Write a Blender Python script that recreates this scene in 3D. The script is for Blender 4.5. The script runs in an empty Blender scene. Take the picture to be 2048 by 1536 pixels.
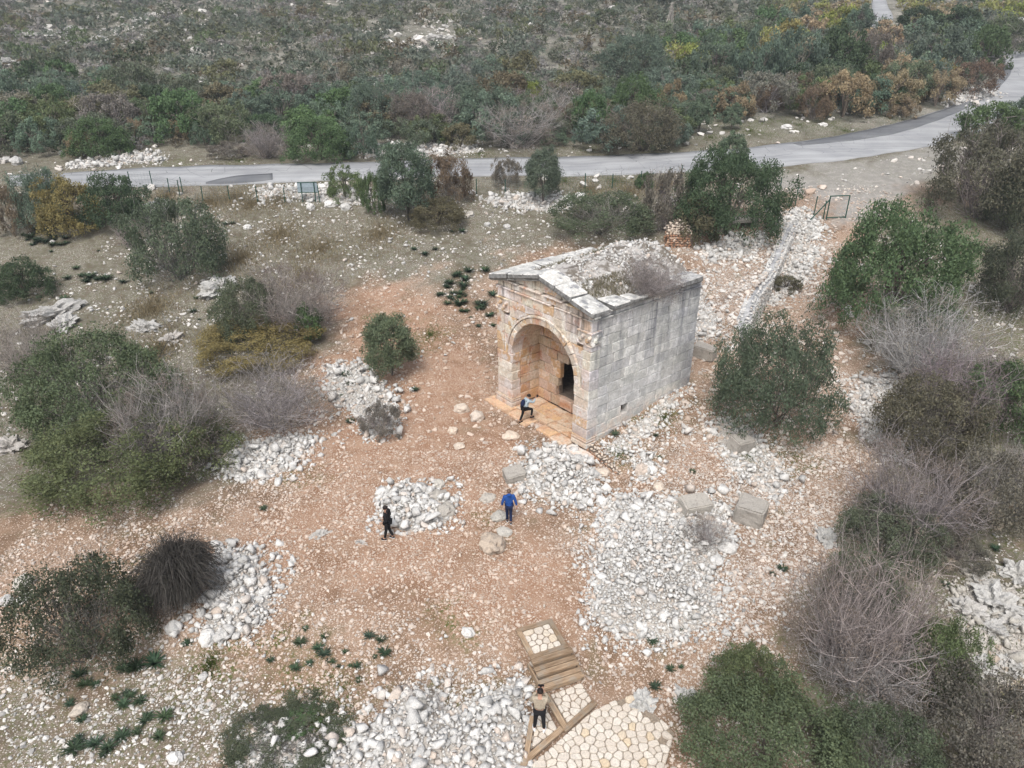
import bpy, bmesh, math, random
import numpy as np
from mathutils import Vector, Matrix, noise as mnoise

R = math.radians
rng = np.random.default_rng(7)
random.seed(7)
SC = bpy.context.scene
COL = SC.collection

# ------------------------------------------------------------------ camera
CAM_H, PITCH, FPX = 19.0, R(26.5), 1420.0
cam_d = bpy.data.cameras.new("camera")
cam_d.sensor_width = 36.0
cam_d.lens = 36.0 * FPX / 2048.0
cam_d.clip_start, cam_d.clip_end = 0.3, 3000.0
cam = bpy.data.objects.new("camera", cam_d)
cam.location = (0, 0, CAM_H)
cam.rotation_euler = (R(90) - PITCH, 0, 0)
COL.objects.link(cam)
SC.camera = cam

# ------------------------------------------------------------------ world, sun, exposure
SUN_EL, SUN_AZ = R(56), R(193)          # azimuth measured clockwise from +Y
world = bpy.data.worlds.new("World")
SC.world = world
world.use_nodes = True
wn, wl = world.node_tree.nodes, world.node_tree.links
sky = wn.new("ShaderNodeTexSky")
sky.sky_type = 'NISHITA'
sky.sun_disc = False
sky.sun_elevation = SUN_EL
sky.sun_rotation = SUN_AZ
sky.air_density, sky.dust_density, sky.ozone_density = 1.0, 4.0, 0.6
hs = wn.new("ShaderNodeHueSaturation")   # overcast: the sky's light is nearly neutral
hs.inputs["Saturation"].default_value = 0.48
wl.new(sky.outputs[0], hs.inputs["Color"])
wl.new(hs.outputs[0], wn["Background"].inputs[0])
wn["Background"].inputs[1].default_value = 0.13
sun_d = bpy.data.lights.new("sun", 'SUN')
sun_d.energy = 1.5
sun_d.angle = R(22)
sun_d.color = (1.0, 0.98, 0.95)
sun = bpy.data.objects.new("sun", sun_d)
sv = Vector((math.sin(SUN_AZ) * math.cos(SUN_EL), math.cos(SUN_AZ) * math.cos(SUN_EL), math.sin(SUN_EL)))
sun.rotation_euler = sv.to_track_quat('Z', 'Y').to_euler()
sun.location = sv * 100
COL.objects.link(sun)
vs = SC.view_settings
vs.view_transform, vs.look, vs.gamma, vs.use_curve_mapping = 'Standard', 'None', 1.0, False
vs.exposure = 0.58
SC.cycles.use_denoising = True
SC.cycles.max_bounces = 6
SC.cycles.diffuse_bounces = 3
SC.cycles.transparent_max_bounces = 4

# ------------------------------------------------------------------ maths helpers
def sstep(a, b, x):
    t = np.clip((np.asarray(x, float) - a) / (b - a), 0, 1)
    return t * t * (3 - 2 * t)
def lerp(a, b, t): return a + (b - a) * t

YAW = R(50.05)
DV = np.array([math.sin(YAW), math.cos(YAW)])       # tomb depth axis
NV = np.array([-math.cos(YAW), math.sin(YAW)])      # tomb front axis, to its left
TP = np.array([3.75, 30.83])                        # front right corner of the tomb
TW, TL = 7.05, 8.26
_py = np.array([-60, 0, 5, 11, 14, 16, 17.5, 19, 22, 31, 36, 42, 50, 60, 68, 72, 80, 90, 120, 160, 240, 400, 900.])
_pz = np.array([-3.0, -1.9, -1.5, -1.1, -1.02, -1.0, -.88, -.32, -.30, -.28, -.12, .6, 1.9, 3.9, 5.6, 6.15, 6.6, 8.0, 12.7, 19.2, 33.5, 62, 150.])
_ty = np.arange(-60, 900, .25)
_tz = np.interp(_ty, _py, _pz)
_k = np.hanning(17); _k /= _k.sum()
_tz = np.concatenate([_tz[:8], np.convolve(_tz, _k, 'valid'), _tz[-8:]])
WA, WB = np.array([14.3, 41.6]), np.array([24.2, 60.6])   # retaining wall behind the tomb
WD = (WB - WA) / np.linalg.norm(WB - WA); WLEN = float(np.linalg.norm(WB - WA))
WN = np.array([WD[1], -WD[0]])                      # towards the low side (right)

def hgt(x, y):
    x = np.asarray(x, float); y = np.asarray(y, float)
    z = np.interp(y, _ty, _tz)
    z = z + 0.05 * np.clip(x - 6, 0, 24) * sstep(22, 36, y)
    z = z - 0.02 * np.clip(-x - 8, 0, 30) * sstep(26, 40, y) * (1 - sstep(60, 85, y))
    # terrace on the right of the tomb and behind it
    xl = -((x - TP[0]) * NV[0] + (y - TP[1]) * NV[1]); b = (x - TP[0]) * DV[0] + (y - TP[1]) * DV[1]
    k = sstep(2.0, 4.2, xl)
    ramp = lerp(sstep(0.0, 0.5, b), sstep(-2, 4.5, b), k)
    T = ramp * (0.45 + 0.7 * sstep(0, 8, b))
    back = sstep(7.0, 9.0, b)
    T = T * lerp(sstep(-0.9, -0.3, xl), sstep(-6.5, -2.5, xl), back)
    s = (x - WA[0]) * WD[0] + (y - WA[1]) * WD[1]; w = (x - WA[0]) * WN[0] + (y - WA[1]) * WN[1]
    along = sstep(-3, 0.5, s)
    T = T * lerp(1 - sstep(-4, 4.5, w), 1 - sstep(-0.1, 0.35, w), along)
    T = T * (1 - sstep(WLEN - 5, WLEN + 3, s)) * (1 + 0.75 * sstep(0, 5, s))
    z = z + T - .7 * sstep(1, 6, s) * (1 - sstep(WLEN - 5, WLEN, s)) * sstep(.0, .5, w) * (1 - sstep(2.5, 6, w))
    # gentle unevenness
    z = z + 0.05 * np.sin(.9 * x + 1.3 + .4 * np.sin(.5 * y)) * np.sin(.8 * y + .6 * np.sin(.7 * x))
    z = z + 0.9 * sstep(92, 140, y) * np.sin(.11 * x + 1.1 * np.sin(.05 * y)) * np.sin(.09 * y + .8)
    return z

def h1(x, y): return float(hgt(x, y))
_c, _s = math.cos(PITCH), math.sin(PITCH)
def ground(u, v):
    """point of the terrain that the photograph shows at (u, v)"""
    xc, yc = (u - 1024) / FPX, -(v - 768) / FPX
    d = np.array([xc, _c + yc * _s, -_s + yc * _c])
    t = np.concatenate([np.arange(8, 90, .25), np.arange(90, 700, 1.)])
    f = CAM_H + d[2] * t - hgt(d[0] * t, d[1] * t)
    i = np.argmax(f < 0)
    if f[i] >= 0: i = len(t) - 1
    lo, hi = t[max(i - 1, 0)], t[i]
    for _ in range(14):
        m = .5 * (lo + hi)
        if CAM_H + d[2] * m - h1(d[0] * m, d[1] * m) < 0: hi = m
        else: lo = m
    return Vector((d[0] * hi, d[1] * hi, h1(d[0] * hi, d[1] * hi)))
def depth(P): return P[1] * _c - (P[2] - CAM_H) * _s
def pxm(P): return depth(P) / FPX          # metres per photo pixel at P
def polyW(pts): return np.array([tuple(ground(*p))[:2] for p in pts])
def sdist(P, poly):
    """signed distance (negative inside) of points P (n,2) to polygon"""
    n = len(poly); d2 = np.full(len(P), 1e18); ins = np.zeros(len(P), bool)
    for i in range(n):
        a, b = poly[i], poly[(i + 1) % n]
        e = b - a; w = P - a
        t = np.clip((w @ e) / max(e @ e, 1e-9), 0, 1)
        q = w - t[:, None] * e
        d2 = np.minimum(d2, (q * q).sum(1))
        c = (a[1] > P[:, 1]) != (b[1] > P[:, 1])
        xi = a[0] + (P[:, 1] - a[1]) * e[0] / (e[1] if abs(e[1]) > 1e-9 else 1e-9)
        ins ^= c & (P[:, 0] < xi)
    d = np.sqrt(d2)
    return np.where(ins, -d, d)

# ------------------------------------------------------------------ object helpers
def link(o): COL.objects.link(o); return o
def tag(o, label=None, cat=None, group=None, kind=None):
    if label: o["label"] = label
    if cat: o["category"] = cat
    if group: o["group"] = group
    if kind: o["kind"] = kind
    return o
def empty(name, loc=(0, 0, 0), rz=0.0):
    o = bpy.data.objects.new(name, None)
    o.location = loc; o.rotation_euler = (0, 0, rz); o.empty_display_size = .3
    return link(o)
def obj(name, me, parent=None, loc=(0, 0, 0), rot=(0, 0, 0), scale=(1, 1, 1), color=None):
    o = bpy.data.objects.new(name, me)
    o.location = loc; o.rotation_euler = rot; o.scale = scale
    if color is not None: o.color = (*color, 1)
    if parent: o.parent = parent
    return link(o)
def mesh(name, V, F, mat=None, smooth=False, rnd=None):
    """V (n,3); F list of tuples, or an int array (m,k) of equal faces; rnd = a value for each face"""
    me = bpy.data.meshes.new(name)
    if isinstance(F, np.ndarray):
        V = np.asarray(V, np.float32); m, k = F.shape
        me.vertices.add(len(V)); me.vertices.foreach_set("co", V.ravel())
        me.loops.add(m * k); me.loops.foreach_set("vertex_index", F.astype(np.int32).ravel())
        me.polygons.add(m); me.polygons.foreach_set("loop_start", np.arange(0, m * k, k, dtype=np.int32))
        me.update(calc_edges=True)
    else:
        me.from_pydata([tuple(v) for v in V], [], F)
        me.update()
    if rnd is not None:
        a = me.attributes.new("rnd", 'FLOAT', 'FACE'); a.data.foreach_set("value", np.asarray(rnd, np.float32))
    if mat: me.materials.append(mat)
    if smooth: me.polygons.foreach_set("use_smooth", [True] * len(me.polygons))
    return me

# ------------------------------------------------------------------ materials
def newmat(name):
    m = bpy.data.materials.new(name); m.use_nodes = True
    return m, m.node_tree.nodes, m.node_tree.links, m.node_tree.nodes["Principled BSDF"]
class N:
    """small wrapper to write node trees briefly"""
    def __init__(s, name, rough=.9, spec=.15):
        s.m, s.n, s.l, s.b = newmat(name)
        s.b.inputs["Roughness"].default_value = rough
        s.b.inputs["Specular IOR Level"].default_value = spec
        s.pos = s.n.new("ShaderNodeNewGeometry").outputs["Position"]
    def put(s, sock, v):
        if isinstance(v, (int, float)): sock.default_value = v
        elif isinstance(v, tuple): sock.default_value = (*v, 1) if len(v) == 3 and sock.type == 'RGBA' else v
        else: s.l.new(v, sock)
    def noise(s, scale, detail=3, rough=.55, vec=None, dist=0.):
        t = s.n.new("ShaderNodeTexNoise"); s.put(t.inputs["Vector"], vec or s.pos)
        t.inputs["Scale"].default_value = scale; t.inputs["Detail"].default_value = detail
        t.inputs["Roughness"].default_value = rough; t.inputs["Distortion"].default_value = dist
        return t.outputs["Fac"]
    def voro(s, scale, out="Distance", vec=None, feat='F1'):
        t = s.n.new("ShaderNodeTexVoronoi"); t.feature = feat; s.put(t.inputs["Vector"], vec or s.pos)
        t.inputs["Scale"].default_value = scale
        return t.outputs[out]
    def ramp(s, v, lo, hi, a=0., b=1.):
        t = s.n.new("ShaderNodeMapRange"); t.interpolation_type = 'SMOOTHSTEP'
        s.put(t.inputs[0], v); t.inputs[1].default_value = lo; t.inputs[2].default_value = hi
        t.inputs[3].default_value = a; t.inputs[4].default_value = b
        return t.outputs[0]
    def math(s, op, a, b=0.):
        t = s.n.new("ShaderNodeMath"); t.operation = op; s.put(t.inputs[0], a); s.put(t.inputs[1], b); return t.outputs[0]
    def mix(s, f, a, b, mode='MIX'):
        t = s.n.new("ShaderNodeMix"); t.data_type = 'RGBA'; t.blend_type = mode
        s.put(t.inputs[0], f); s.put(t.inputs[6], a); s.put(t.inputs[7], b); return t.outputs[2]
    def attr(s, name, out="Fac", typ='GEOMETRY'):
        t = s.n.new("ShaderNodeAttribute"); t.attribute_name = name; t.attribute_type = typ; return t.outputs[out]
    def oinfo(s, out): return s.n.new("ShaderNodeObjectInfo").outputs[out]
    def sep(s, v, i):
        t = s.n.new("ShaderNodeSeparateXYZ"); s.put(t.inputs[0], v); return t.outputs[i]
    def mapv(s, scale):
        t = s.n.new("ShaderNodeMapping"); s.l.new(s.pos, t.inputs[0]); t.inputs["Scale"].default_value = scale; return t.outputs[0]
    def color(s, c): s.put(s.b.inputs["Base Color"], c); return s
    def bump(s, h, strength=.4, dist=.03):
        t = s.n.new("ShaderNodeBump"); t.inputs["Strength"].default_value = strength; t.inputs["Distance"].default_value = dist
        s.l.new(h, t.inputs["Height"]); s.l.new(t.outputs[0], s.b.inputs["Normal"]); return s

def bright(s, col, fac):   # multiply a colour by a scalar
    return s.mix(1.0, col, fac, 'MULTIPLY')

def m_leaf():
    s = N("foliage", .65, .18)
    base = s.oinfo("Color"); r = s.attr("rnd")
    v = s.ramp(r, 0, 1, .68, 1.36)
    c = bright(s, base, v)
    warm = s.ramp(s.math('FRACT', s.math('MULTIPLY', r, 7.31)), .5, 1., 0., .2)
    c = s.mix(warm, c, s.mix(1., c, (1.35, 1.05, .6), 'MULTIPLY'))
    s.color(c)
    tr = s.n.new("ShaderNodeBsdfTranslucent"); s.l.new(c, tr.inputs[0])
    mx = s.n.new("ShaderNodeMixShader"); mx.inputs[0].default_value = .28
    s.l.new(s.b.outputs[0], mx.inputs[1]); s.l.new(tr.outputs[0], mx.inputs[2])
    s.l.new(mx.outputs[0], s.n["Material Output"].inputs[0])
    return s.m
def m_twig():
    s = N("bark_twig", .9, .1)
    r = s.attr("rnd")
    s.color(bright(s, s.oinfo("Color"), s.ramp(r, 0, 1, .55, 1.4)))
    return s.m
def m_stone(name, c1, c2, c3, stain=.35):
    """pale limestone lumps; every stone a little different"""
    s = N(name, .9, .12)
    rnd = s.math('FRACT', s.math('ADD', s.oinfo("Random"), s.attr("rnd")))
    c = s.mix(s.ramp(rnd, 0, 1), c1, c2)
    c = s.mix(s.ramp(s.math('FRACT', s.math('MULTIPLY', rnd, 13.7)), .8, 1., 0, .8), c, c3)
    n = s.noise(5, 5)
    c = s.mix(s.ramp(n, .5, .75, 0, stain), c, (.16, .155, .145))
    c = bright(s, c, s.ramp(s.noise(23, 3), .25, .75, .8, 1.12))
    s.color(c).bump(s.noise(18, 4), .5, .04)
    return s.m
def m_pebble(name):
    s = N(name, .9, .12)
    rnd = s.oinfo("Random"); t = s.attr("tint", "Fac", 'INSTANCER')
    pink = s.mix(s.ramp(rnd, 0, 1), (.40, .295, .225), (.58, .48, .40))
    white = s.mix(s.ramp(rnd, 0, 1), (.46, .445, .42), (.70, .675, .635))
    grey = s.mix(s.ramp(s.math('FRACT', s.math('MULTIPLY', rnd, 9.1)), .75, 1.), white, (.24, .235, .225))
    s.color(s.mix(t, pink, grey))
    return s.m
def m_ground():
    s = N("ground", .95, .08)
    red, dry, grv, grn, dirt = (s.attr(k) for k in ("red", "dry", "gravel", "green", "dirt"))
    n1, n2, n3 = s.noise(.35, 5), s.noise(1.6, 5), s.noise(7, 4)
    soil = s.mix(s.ramp(n2, .35, .65), (.165, .108, .07), (.27, .18, .122))
    soil = s.mix(s.ramp(n1, .42, .62, 0, .8), soil, (.32, .225, .16))
    soil = s.mix(s.ramp(s.noise(.8, 5), .55, .7, 0, .75), soil, (.12, .105, .06))
    rs = s.mix(s.ramp(n2, .3, .7), (.275, .155, .095), (.365, .24, .165))
    c = s.mix(s.math('MULTIPLY', red, s.ramp(n1, .3, .55, .45, 1.)), soil, rs)
    dg = s.mix(s.ramp(n2, .32, .68), (.115, .105, .082), (.215, .195, .162))
    dg = s.mix(s.ramp(n3, .5, .72, 0, .65), dg, (.115, .115, .07))
    dg = s.mix(s.attr('scrub'), dg, s.mix(s.ramp(n1, .35, .65), (.13, .128, .11), (.25, .24, .215)))
    c = s.mix(s.math('MULTIPLY', dry, s.ramp(n2, .2, .55, .6, 1.)), c, dg)
    # fine pebbles too small to be built
    vc = s.voro(14, "Color"); vd = s.voro(14)
    pk = s.mix(s.sep(vc, 0), (.46, .33, .25), (.58, .48, .40))
    pw = s.mix(s.sep(vc, 0), (.42, .40, .37), (.62, .59, .55))
    pc = s.mix(s.math('MAXIMUM', grv, dry), pk, pw)
    dens = s.math('ADD', s.math('MULTIPLY', grv, .4), s.ramp(n1, .3, .65, .22, .58))
    dens = s.math('SUBTRACT', dens, s.math('MULTIPLY', dry, .3))
    on = s.math('LESS_THAN', s.sep(vc, 1), dens)
    pm = s.math('MULTIPLY', on, s.ramp(vd, .34, .5, 1., 0.))
    c = s.mix(pm, c, pc)
    vc2 = s.voro(33, "Color"); vd2 = s.voro(33)
    pm2 = s.math('MULTIPLY', s.math('LESS_THAN', s.sep(vc2, 1), s.math('ADD', dens, .08)), s.ramp(vd2, .28, .42, .8, 0.))
    c = s.mix(pm2, c, s.mix(s.sep(vc2, 0), pc, (.50, .40, .32)))
    c = s.mix(dirt, c, s.mix(s.ramp(n2, .3, .7), (.25, .235, .215), (.345, .325, .30)))
    gm = s.math('MULTIPLY', grn, s.math('MULTIPLY', s.ramp(n3, .42, .62), s.ramp(n2, .35, .55, .3, .95)))
    c = s.mix(gm, c, s.mix(n2, (.05, .07, .018), (.11, .12, .035)))
    s.color(c)
    hgtn = s.math('ADD', s.math('MULTIPLY', pm, .6), s.math('MULTIPLY', n3, .8))
    s.bump(hgtn, .7, .05)
    return s.m
def m_block(name, warm):
    """ashlar: white limestone, grey lichen, ochre patina"""
    s = N(name, .88, .15)
    rnd = s.oinfo("Random"); oc = s.oinfo("Color")
    n1, n2, n3 = s.noise(.55, 5), s.noise(2.2, 6, .6), s.noise(9, 5, .6)
    z = s.sep(s.pos, 2)
    if warm:
        c = s.mix(s.ramp(s.math('FRACT', s.math('MULTIPLY', rnd, 5.7)), .45, .95), (.60, .53, .46), (.60, .42, .26))
        c = s.mix(s.ramp(n2, .46, .58, 0, .95), c, (.72, .69, .65))
        c = s.mix(s.ramp(s.noise(1.1, 6, .65), .54, .68, 0, .8), c, (.50, .24, .12))
        c = s.mix(s.math('MULTIPLY', s.ramp(z, .1, 1.4, .8, 0.), s.ramp(n2, .38, .62)), c, (.47, .26, .14))
        stk = s.noise(1., 4, .6, s.mapv((2.6, 2.6, .22)))
        c = s.mix(s.math('MULTIPLY', s.ramp(z, 5.2, 7., 0., 1.), s.ramp(stk, .55, .68, 0, .8)), c, (.13, .115, .10))
    else:
        c = s.mix(rnd, (.48, .48, .47), (.60, .59, .57))
        c = s.mix(s.ramp(n2, .44, .60, 0, .85), c, (.74, .73, .715))
        c = s.mix(s.ramp(n1, .56, .72, 0, .5), c, (.38, .385, .40))
        stk = s.noise(1., 4, .6, s.mapv((2.2, 2.2, .16)))
        c = s.mix(s.math('MULTIPLY', s.ramp(stk, .51, .64, 0, .85), s.ramp(z, 2.5, 6.5, .12, 1.)), c, (.22, .225, .245))
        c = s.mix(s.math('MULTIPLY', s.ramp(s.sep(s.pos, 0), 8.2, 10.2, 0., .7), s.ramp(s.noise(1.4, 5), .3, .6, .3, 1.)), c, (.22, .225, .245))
        c = s.mix(s.math('MULTIPLY', s.ramp(z, .4, 1.8, .6, 0.), s.ramp(n2, .4, .6)), c, (.50, .36, .27))
    c = s.mix(1., c, oc, 'MULTIPLY')
    c = bright(s, c, s.ramp(n3, .25, .75, .78, 1.14))
    s.color(c).bump(s.math('ADD', n3, s.math('MULTIPLY', s.noise(30, 3), .4)), .6, .035)
    return s.m
def m_simple(name, col, rough=.8, var=.25, scale=6, spec=.2, bump=.0):
    s = N(name, rough, spec)
    n = s.noise(scale, 5)
    s.color(bright(s, s.mix(0., col, col), s.ramp(n, .25, .75, 1 - var, 1 + var)))
    if bump: s.bump(n, bump, .02)
    return s.m
def m_wood():
    s = N("weathered_timber", .8, .15)
    tc = s.n.new("ShaderNodeTexCoord").outputs["Object"]
    mp = s.n.new("ShaderNodeMapping"); s.l.new(tc, mp.inputs[0]); mp.inputs["Scale"].default_value = (1.2, 16, 16)
    g = s.noise(1.6, 6, .6, mp.outputs[0], .4)
    c = s.mix(s.ramp(g, .3, .7), (.21, .14, .085), (.42, .31, .21))
    c = s.mix(s.ramp(s.noise(2.5, 4), .48, .66, 0, .7), c, (.30, .26, .21))
    c = bright(s, c, s.ramp(s.oinfo("Random"), 0, 1, .8, 1.15))
    s.color(c).bump(g, .5, .01)
    return s.m
def m_asphalt(name, a, b):
    s = N(name, .85, .2)
    n = s.noise(.25, 5); f = s.noise(40, 2)
    c = s.mix(s.ramp(n, .3, .7), a, b)
    st = s.noise(1., 4, .5, s.mapv((.05, 1.1, 1.)))
    c = bright(s, c, s.ramp(st, .3, .7, .86, 1.1))
    c = bright(s, c, s.ramp(f, .2, .8, .88, 1.1))
    cr = s.voro(.45, feat='DISTANCE_TO_EDGE', vec=None)
    c = s.mix(s.math('MULTIPLY', s.ramp(cr, 0., .012, 1., 0.), s.ramp(s.noise(.12), .45, .6)), c, (.09, .09, .09))
    s.color(c)
    return s.m

M = dict(
    leaf=m_leaf(), twig=m_twig(), ground=m_ground(),
    rubble=m_stone("limestone_rubble", (.50, .49, .47), (.69, .675, .645), (.56, .46, .38)),
    rubble_warm=m_stone("warm_rubble", (.56, .49, .42), (.64, .54, .44), (.52, .37, .25), .2),
    boulder=m_stone("weathered_boulder", (.44, .415, .37), (.52, .49, .44), (.45, .36, .28), .6),
    outcrop=m_stone("bedrock_limestone", (.42, .41, .39), (.50, .49, .465), (.42, .39, .36), .75),
    dressed=m_stone("dressed_limestone", (.36, .335, .30), (.43, .40, .355), (.38, .33, .28), .45),
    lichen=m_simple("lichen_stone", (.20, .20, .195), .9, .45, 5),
    red_rubble=m_stone("red_stained_rubble", (.38, .21, .13), (.46, .31, .22), (.55, .46, .38), .2),
    pebble=m_pebble("pebble_stone"),
    warm=m_block("ashlar_warm", True), grey=m_block("ashlar_grey", False),
    core=m_simple("mortar_core", (.16, .125, .10), .95, .3),
    paver=m_stone("paving_limestone", (.60, .53, .45), (.68, .62, .54), (.62, .49, .33), .15),
    paver_bed=m_simple("paving_bed", (.27, .22, .17), .95, .35, 14),
    wood=m_wood(), asphalt=m_asphalt("asphalt", (.28, .285, .295), (.36, .365, .37)), asphalt_dark=m_asphalt("asphalt_patch", (.13, .135, .145), (.18, .185, .19)),
    green_metal=m_simple("green_painted_metal", (.02, .07, .05), .5), rust=m_simple("rusty_steel", (.13, .075, .05), .8, .4, 12),
    sign_back=m_simple("sign_sheet", (.30, .36, .40), .5, .12), concrete=m_simple("concrete", (.50, .49, .47), .9, .2, 3),
    wire=m_simple("fence_wire", (.16, .19, .18), .6),
)
M["mound"] = m_simple("mound_gravel", (.40, .37, .335), .95, .4, 12)

# ================================================================== TERRAIN
def axis(fine, growth, ends):
    """coordinate lines: fine = list of (start, stop, step); growing steps out to both ends"""
    xs = []
    for a, b, s in fine: xs += list(np.arange(a, b, s))
    xs.append(fine[-1][1])
    s, x = fine[-1][2], xs[-1]
    while x < ends[1]: s *= growth; x += s; xs.append(x)
    s, x, pre = fine[0][2], xs[0], []
    while x > ends[0]: s *= growth; x -= s; pre.append(x)
    return np.array(pre[::-1] + xs)
gx = axis([(-34, -22, .6), (-22, 30, .3), (30, 44, .6)], 1.12, (-520, 560))
gy = axis([(11, 46, .3), (46, 95, .6)], 1.08, (-45, 640))
X, Y = np.meshgrid(gx, gy)
Z = hgt(X, Y)
TV = np.stack([X.ravel(), Y.ravel(), Z.ravel()], 1)
nx, ny = len(gx), len(gy)
ii = (np.arange(ny - 1)[:, None] * nx + np.arange(nx - 1)[None, :]).ravel()
TF = np.stack([ii, ii + 1, ii + nx + 1, ii + nx], 1)

# zones of the soil, drawn as outlines on the ground (photo coordinates turned into world XY)
Z_RED = polyW([(700, 575), (800, 562), (960, 690), (1000, 800), (1060, 890), (1020, 1000), (1160, 1080), (1190, 1230), (1110, 1250), (1040, 1262), (700, 1230), (470, 1090), (560, 970), (680, 840), (650, 745)])
Z_DRY = polyW([(-300, 440), (-300, 1030), (0, 1030), (150, 1030), (420, 985), (610, 760), (690, 580), (840, 545), (960, 600), (1010, 500), (1330, 500), (1540, 400), (1560, 362), (1100, 362), (300, 385), (-300, 400)])
Z_PATH = polyW([(1600, 470), (1680, 520), (1720, 700), (1720, 900), (1690, 1060), (1560, 1230), (1440, 1400), (1330, 1400), (1470, 1230), (1520, 1050), (1650, 850), (1640, 650)])
Z_TERR = polyW([(1330, 500), (1470, 470), (1560, 420), (1640, 440), (1660, 520), (1560, 640), (1480, 760), (1420, 700), (1400, 560)])
Z_GRV = polyW([(1200, 900), (1330, 820), (1480, 720), (1600, 560), (1640, 700), (1740, 760), (1720, 1100), (1600, 1300), (1400, 1400), (1180, 1290), (1190, 1060), (1290, 960)])
Z_GRVL = polyW([(-200, 1200), (200, 1330), (520, 1400), (900, 1350), (1040, 1320), (1040, 1560), (-200, 1600)])
Z_LAY = polyW([(1490, 345), (1640, 330), (1740, 316), (1880, 290), (1960, 300), (1830, 410), (1700, 450), (1640, 425), (1555, 385)])
Z_LL = polyW([(-200, 1240), (120, 1290), (420, 1330), (700, 1400), (1000, 1420), (1000, 1600), (-200, 1650)])
Z_OR = polyW([(1230, 965), (1330, 930), (1420, 880), (1500, 930), (1470, 975), (1330, 985)])
Z_RS = polyW([(1740, 600), (1750, 900), (1700, 1100), (1600, 1180), (1470, 1400), (1420, 1580), (2150, 1620), (2150, 300), (1820, 420), (1700, 500)])
GREEN = [((860, 670), 2.6), ((580, 970), 1.6), ((950, 1245), 1.6), ((420, 1330), 2.2), ((230, 1160), 1.8), ((880, 1460), 1.0), ((1240, 905), 1.0), ((1330, 840), 1.6), ((1560, 905), 2.2), ((640, 1450), 2.4), ((1000, 1060), .9), ((960, 330), 4.0),
         ((1500, 250), 7.), ((1650, 240), 6.), ((1300, 300), 4.), ((640, 370), 3.), ((330, 330), 4.), ((1960, 980), 3.), ((2000, 1250), 3.), ((1500, 910), 2.), ((560, 1240), 1.2), ((1650, 290), 3.), ((1960, 620), 3.), ((760, 640), 1.), ((330, 800), 4.), ((120, 980), 3.), ((640, 1330), 1.5), ((1230, 370), 4.)]
GREEN = [(np.array(tuple(ground(*p))[:2]), r) for p, r in GREEN]
def zones(P):
    x, y = P[:, 0], P[:, 1]; yy0 = y
    # ragged outlines: warp the plane before asking which zone a point is in
    wx = .9 * np.sin(.8 * y + 1.7 * np.sin(.43 * x)) + .5 * np.sin(2.1 * y + 1.3 * x + np.sin(1.9 * x)) + .3 * np.sin(4.7 * y - 3.1 * x) + .2 * np.sin(9.3 * x + 6.1 * y)
    wy = .9 * np.sin(.7 * x + 1.9 * np.sin(.37 * y)) + .5 * np.sin(1.9 * x - 1.7 * y + np.sin(2.3 * y)) + .3 * np.sin(5.3 * x + 2.9 * y) + .2 * np.sin(8.7 * y - 7.3 * x)
    P = P + np.column_stack([wx, wy]) * np.clip(.55 + .012 * y, .5, 1.6)[:, None]
    x, y = P[:, 0], P[:, 1]
    red = 1 - sstep(-1.6, 1.2, sdist(P, Z_RED))
    red = np.maximum(red, 1 - sstep(-1., .8, sdist(P, Z_OR)))
    dry = np.maximum(1 - sstep(-2.2, 1.6, sdist(P, Z_DRY)), sstep(62, 70, y))
    rs_ = 1 - sstep(-1.6, .6, sdist(P, Z_RS)); dry = np.maximum(dry, rs_)
    grv = np.maximum.reduce([.5 * (1 - sstep(-1.5, 1., sdist(P, Z_GRV))), .85 * (1 - sstep(-1., 1., sdist(P, Z_TERR))), .45 * (1 - sstep(-1., 1., sdist(P, Z_PATH))), .5 * (1 - sstep(-1.2, 1., sdist(P, Z_GRVL)))])
    red = red * (1 - .8 * grv)
    dry = dry * (1 - np.minimum(1, 1.3 * grv))
    dirt = 1 - sstep(-2., 1.2, sdist(P, Z_LAY))
    grn = np.zeros(len(P))
    for c, r in GREEN: grn = np.maximum(grn, 1 - sstep(.35 * r, r, np.hypot(x - c[0], y - c[1])))
    ll = 1 - sstep(-2.5, 1.5, sdist(P, Z_LL)); dry = np.maximum(dry, .8 * ll)
    grn = np.maximum(grn, .42 * dry + .3 * rs_ + .35 * ll)
    return red, dry, grv, grn, dirt, sstep(78, 95, yy0)
me = mesh("ground", TV, TF, M["ground"], smooth=True)
for k, v in zip(("red", "dry", "gravel", "green", "dirt", "scrub"), zones(TV[:, :2])):
    a = me.attributes.new(k, 'FLOAT', 'POINT'); a.data.foreach_set("value", v.astype(np.float32))
tag(obj("ground", me), "stony hillside of red and grey soil", kind="structure")

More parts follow.
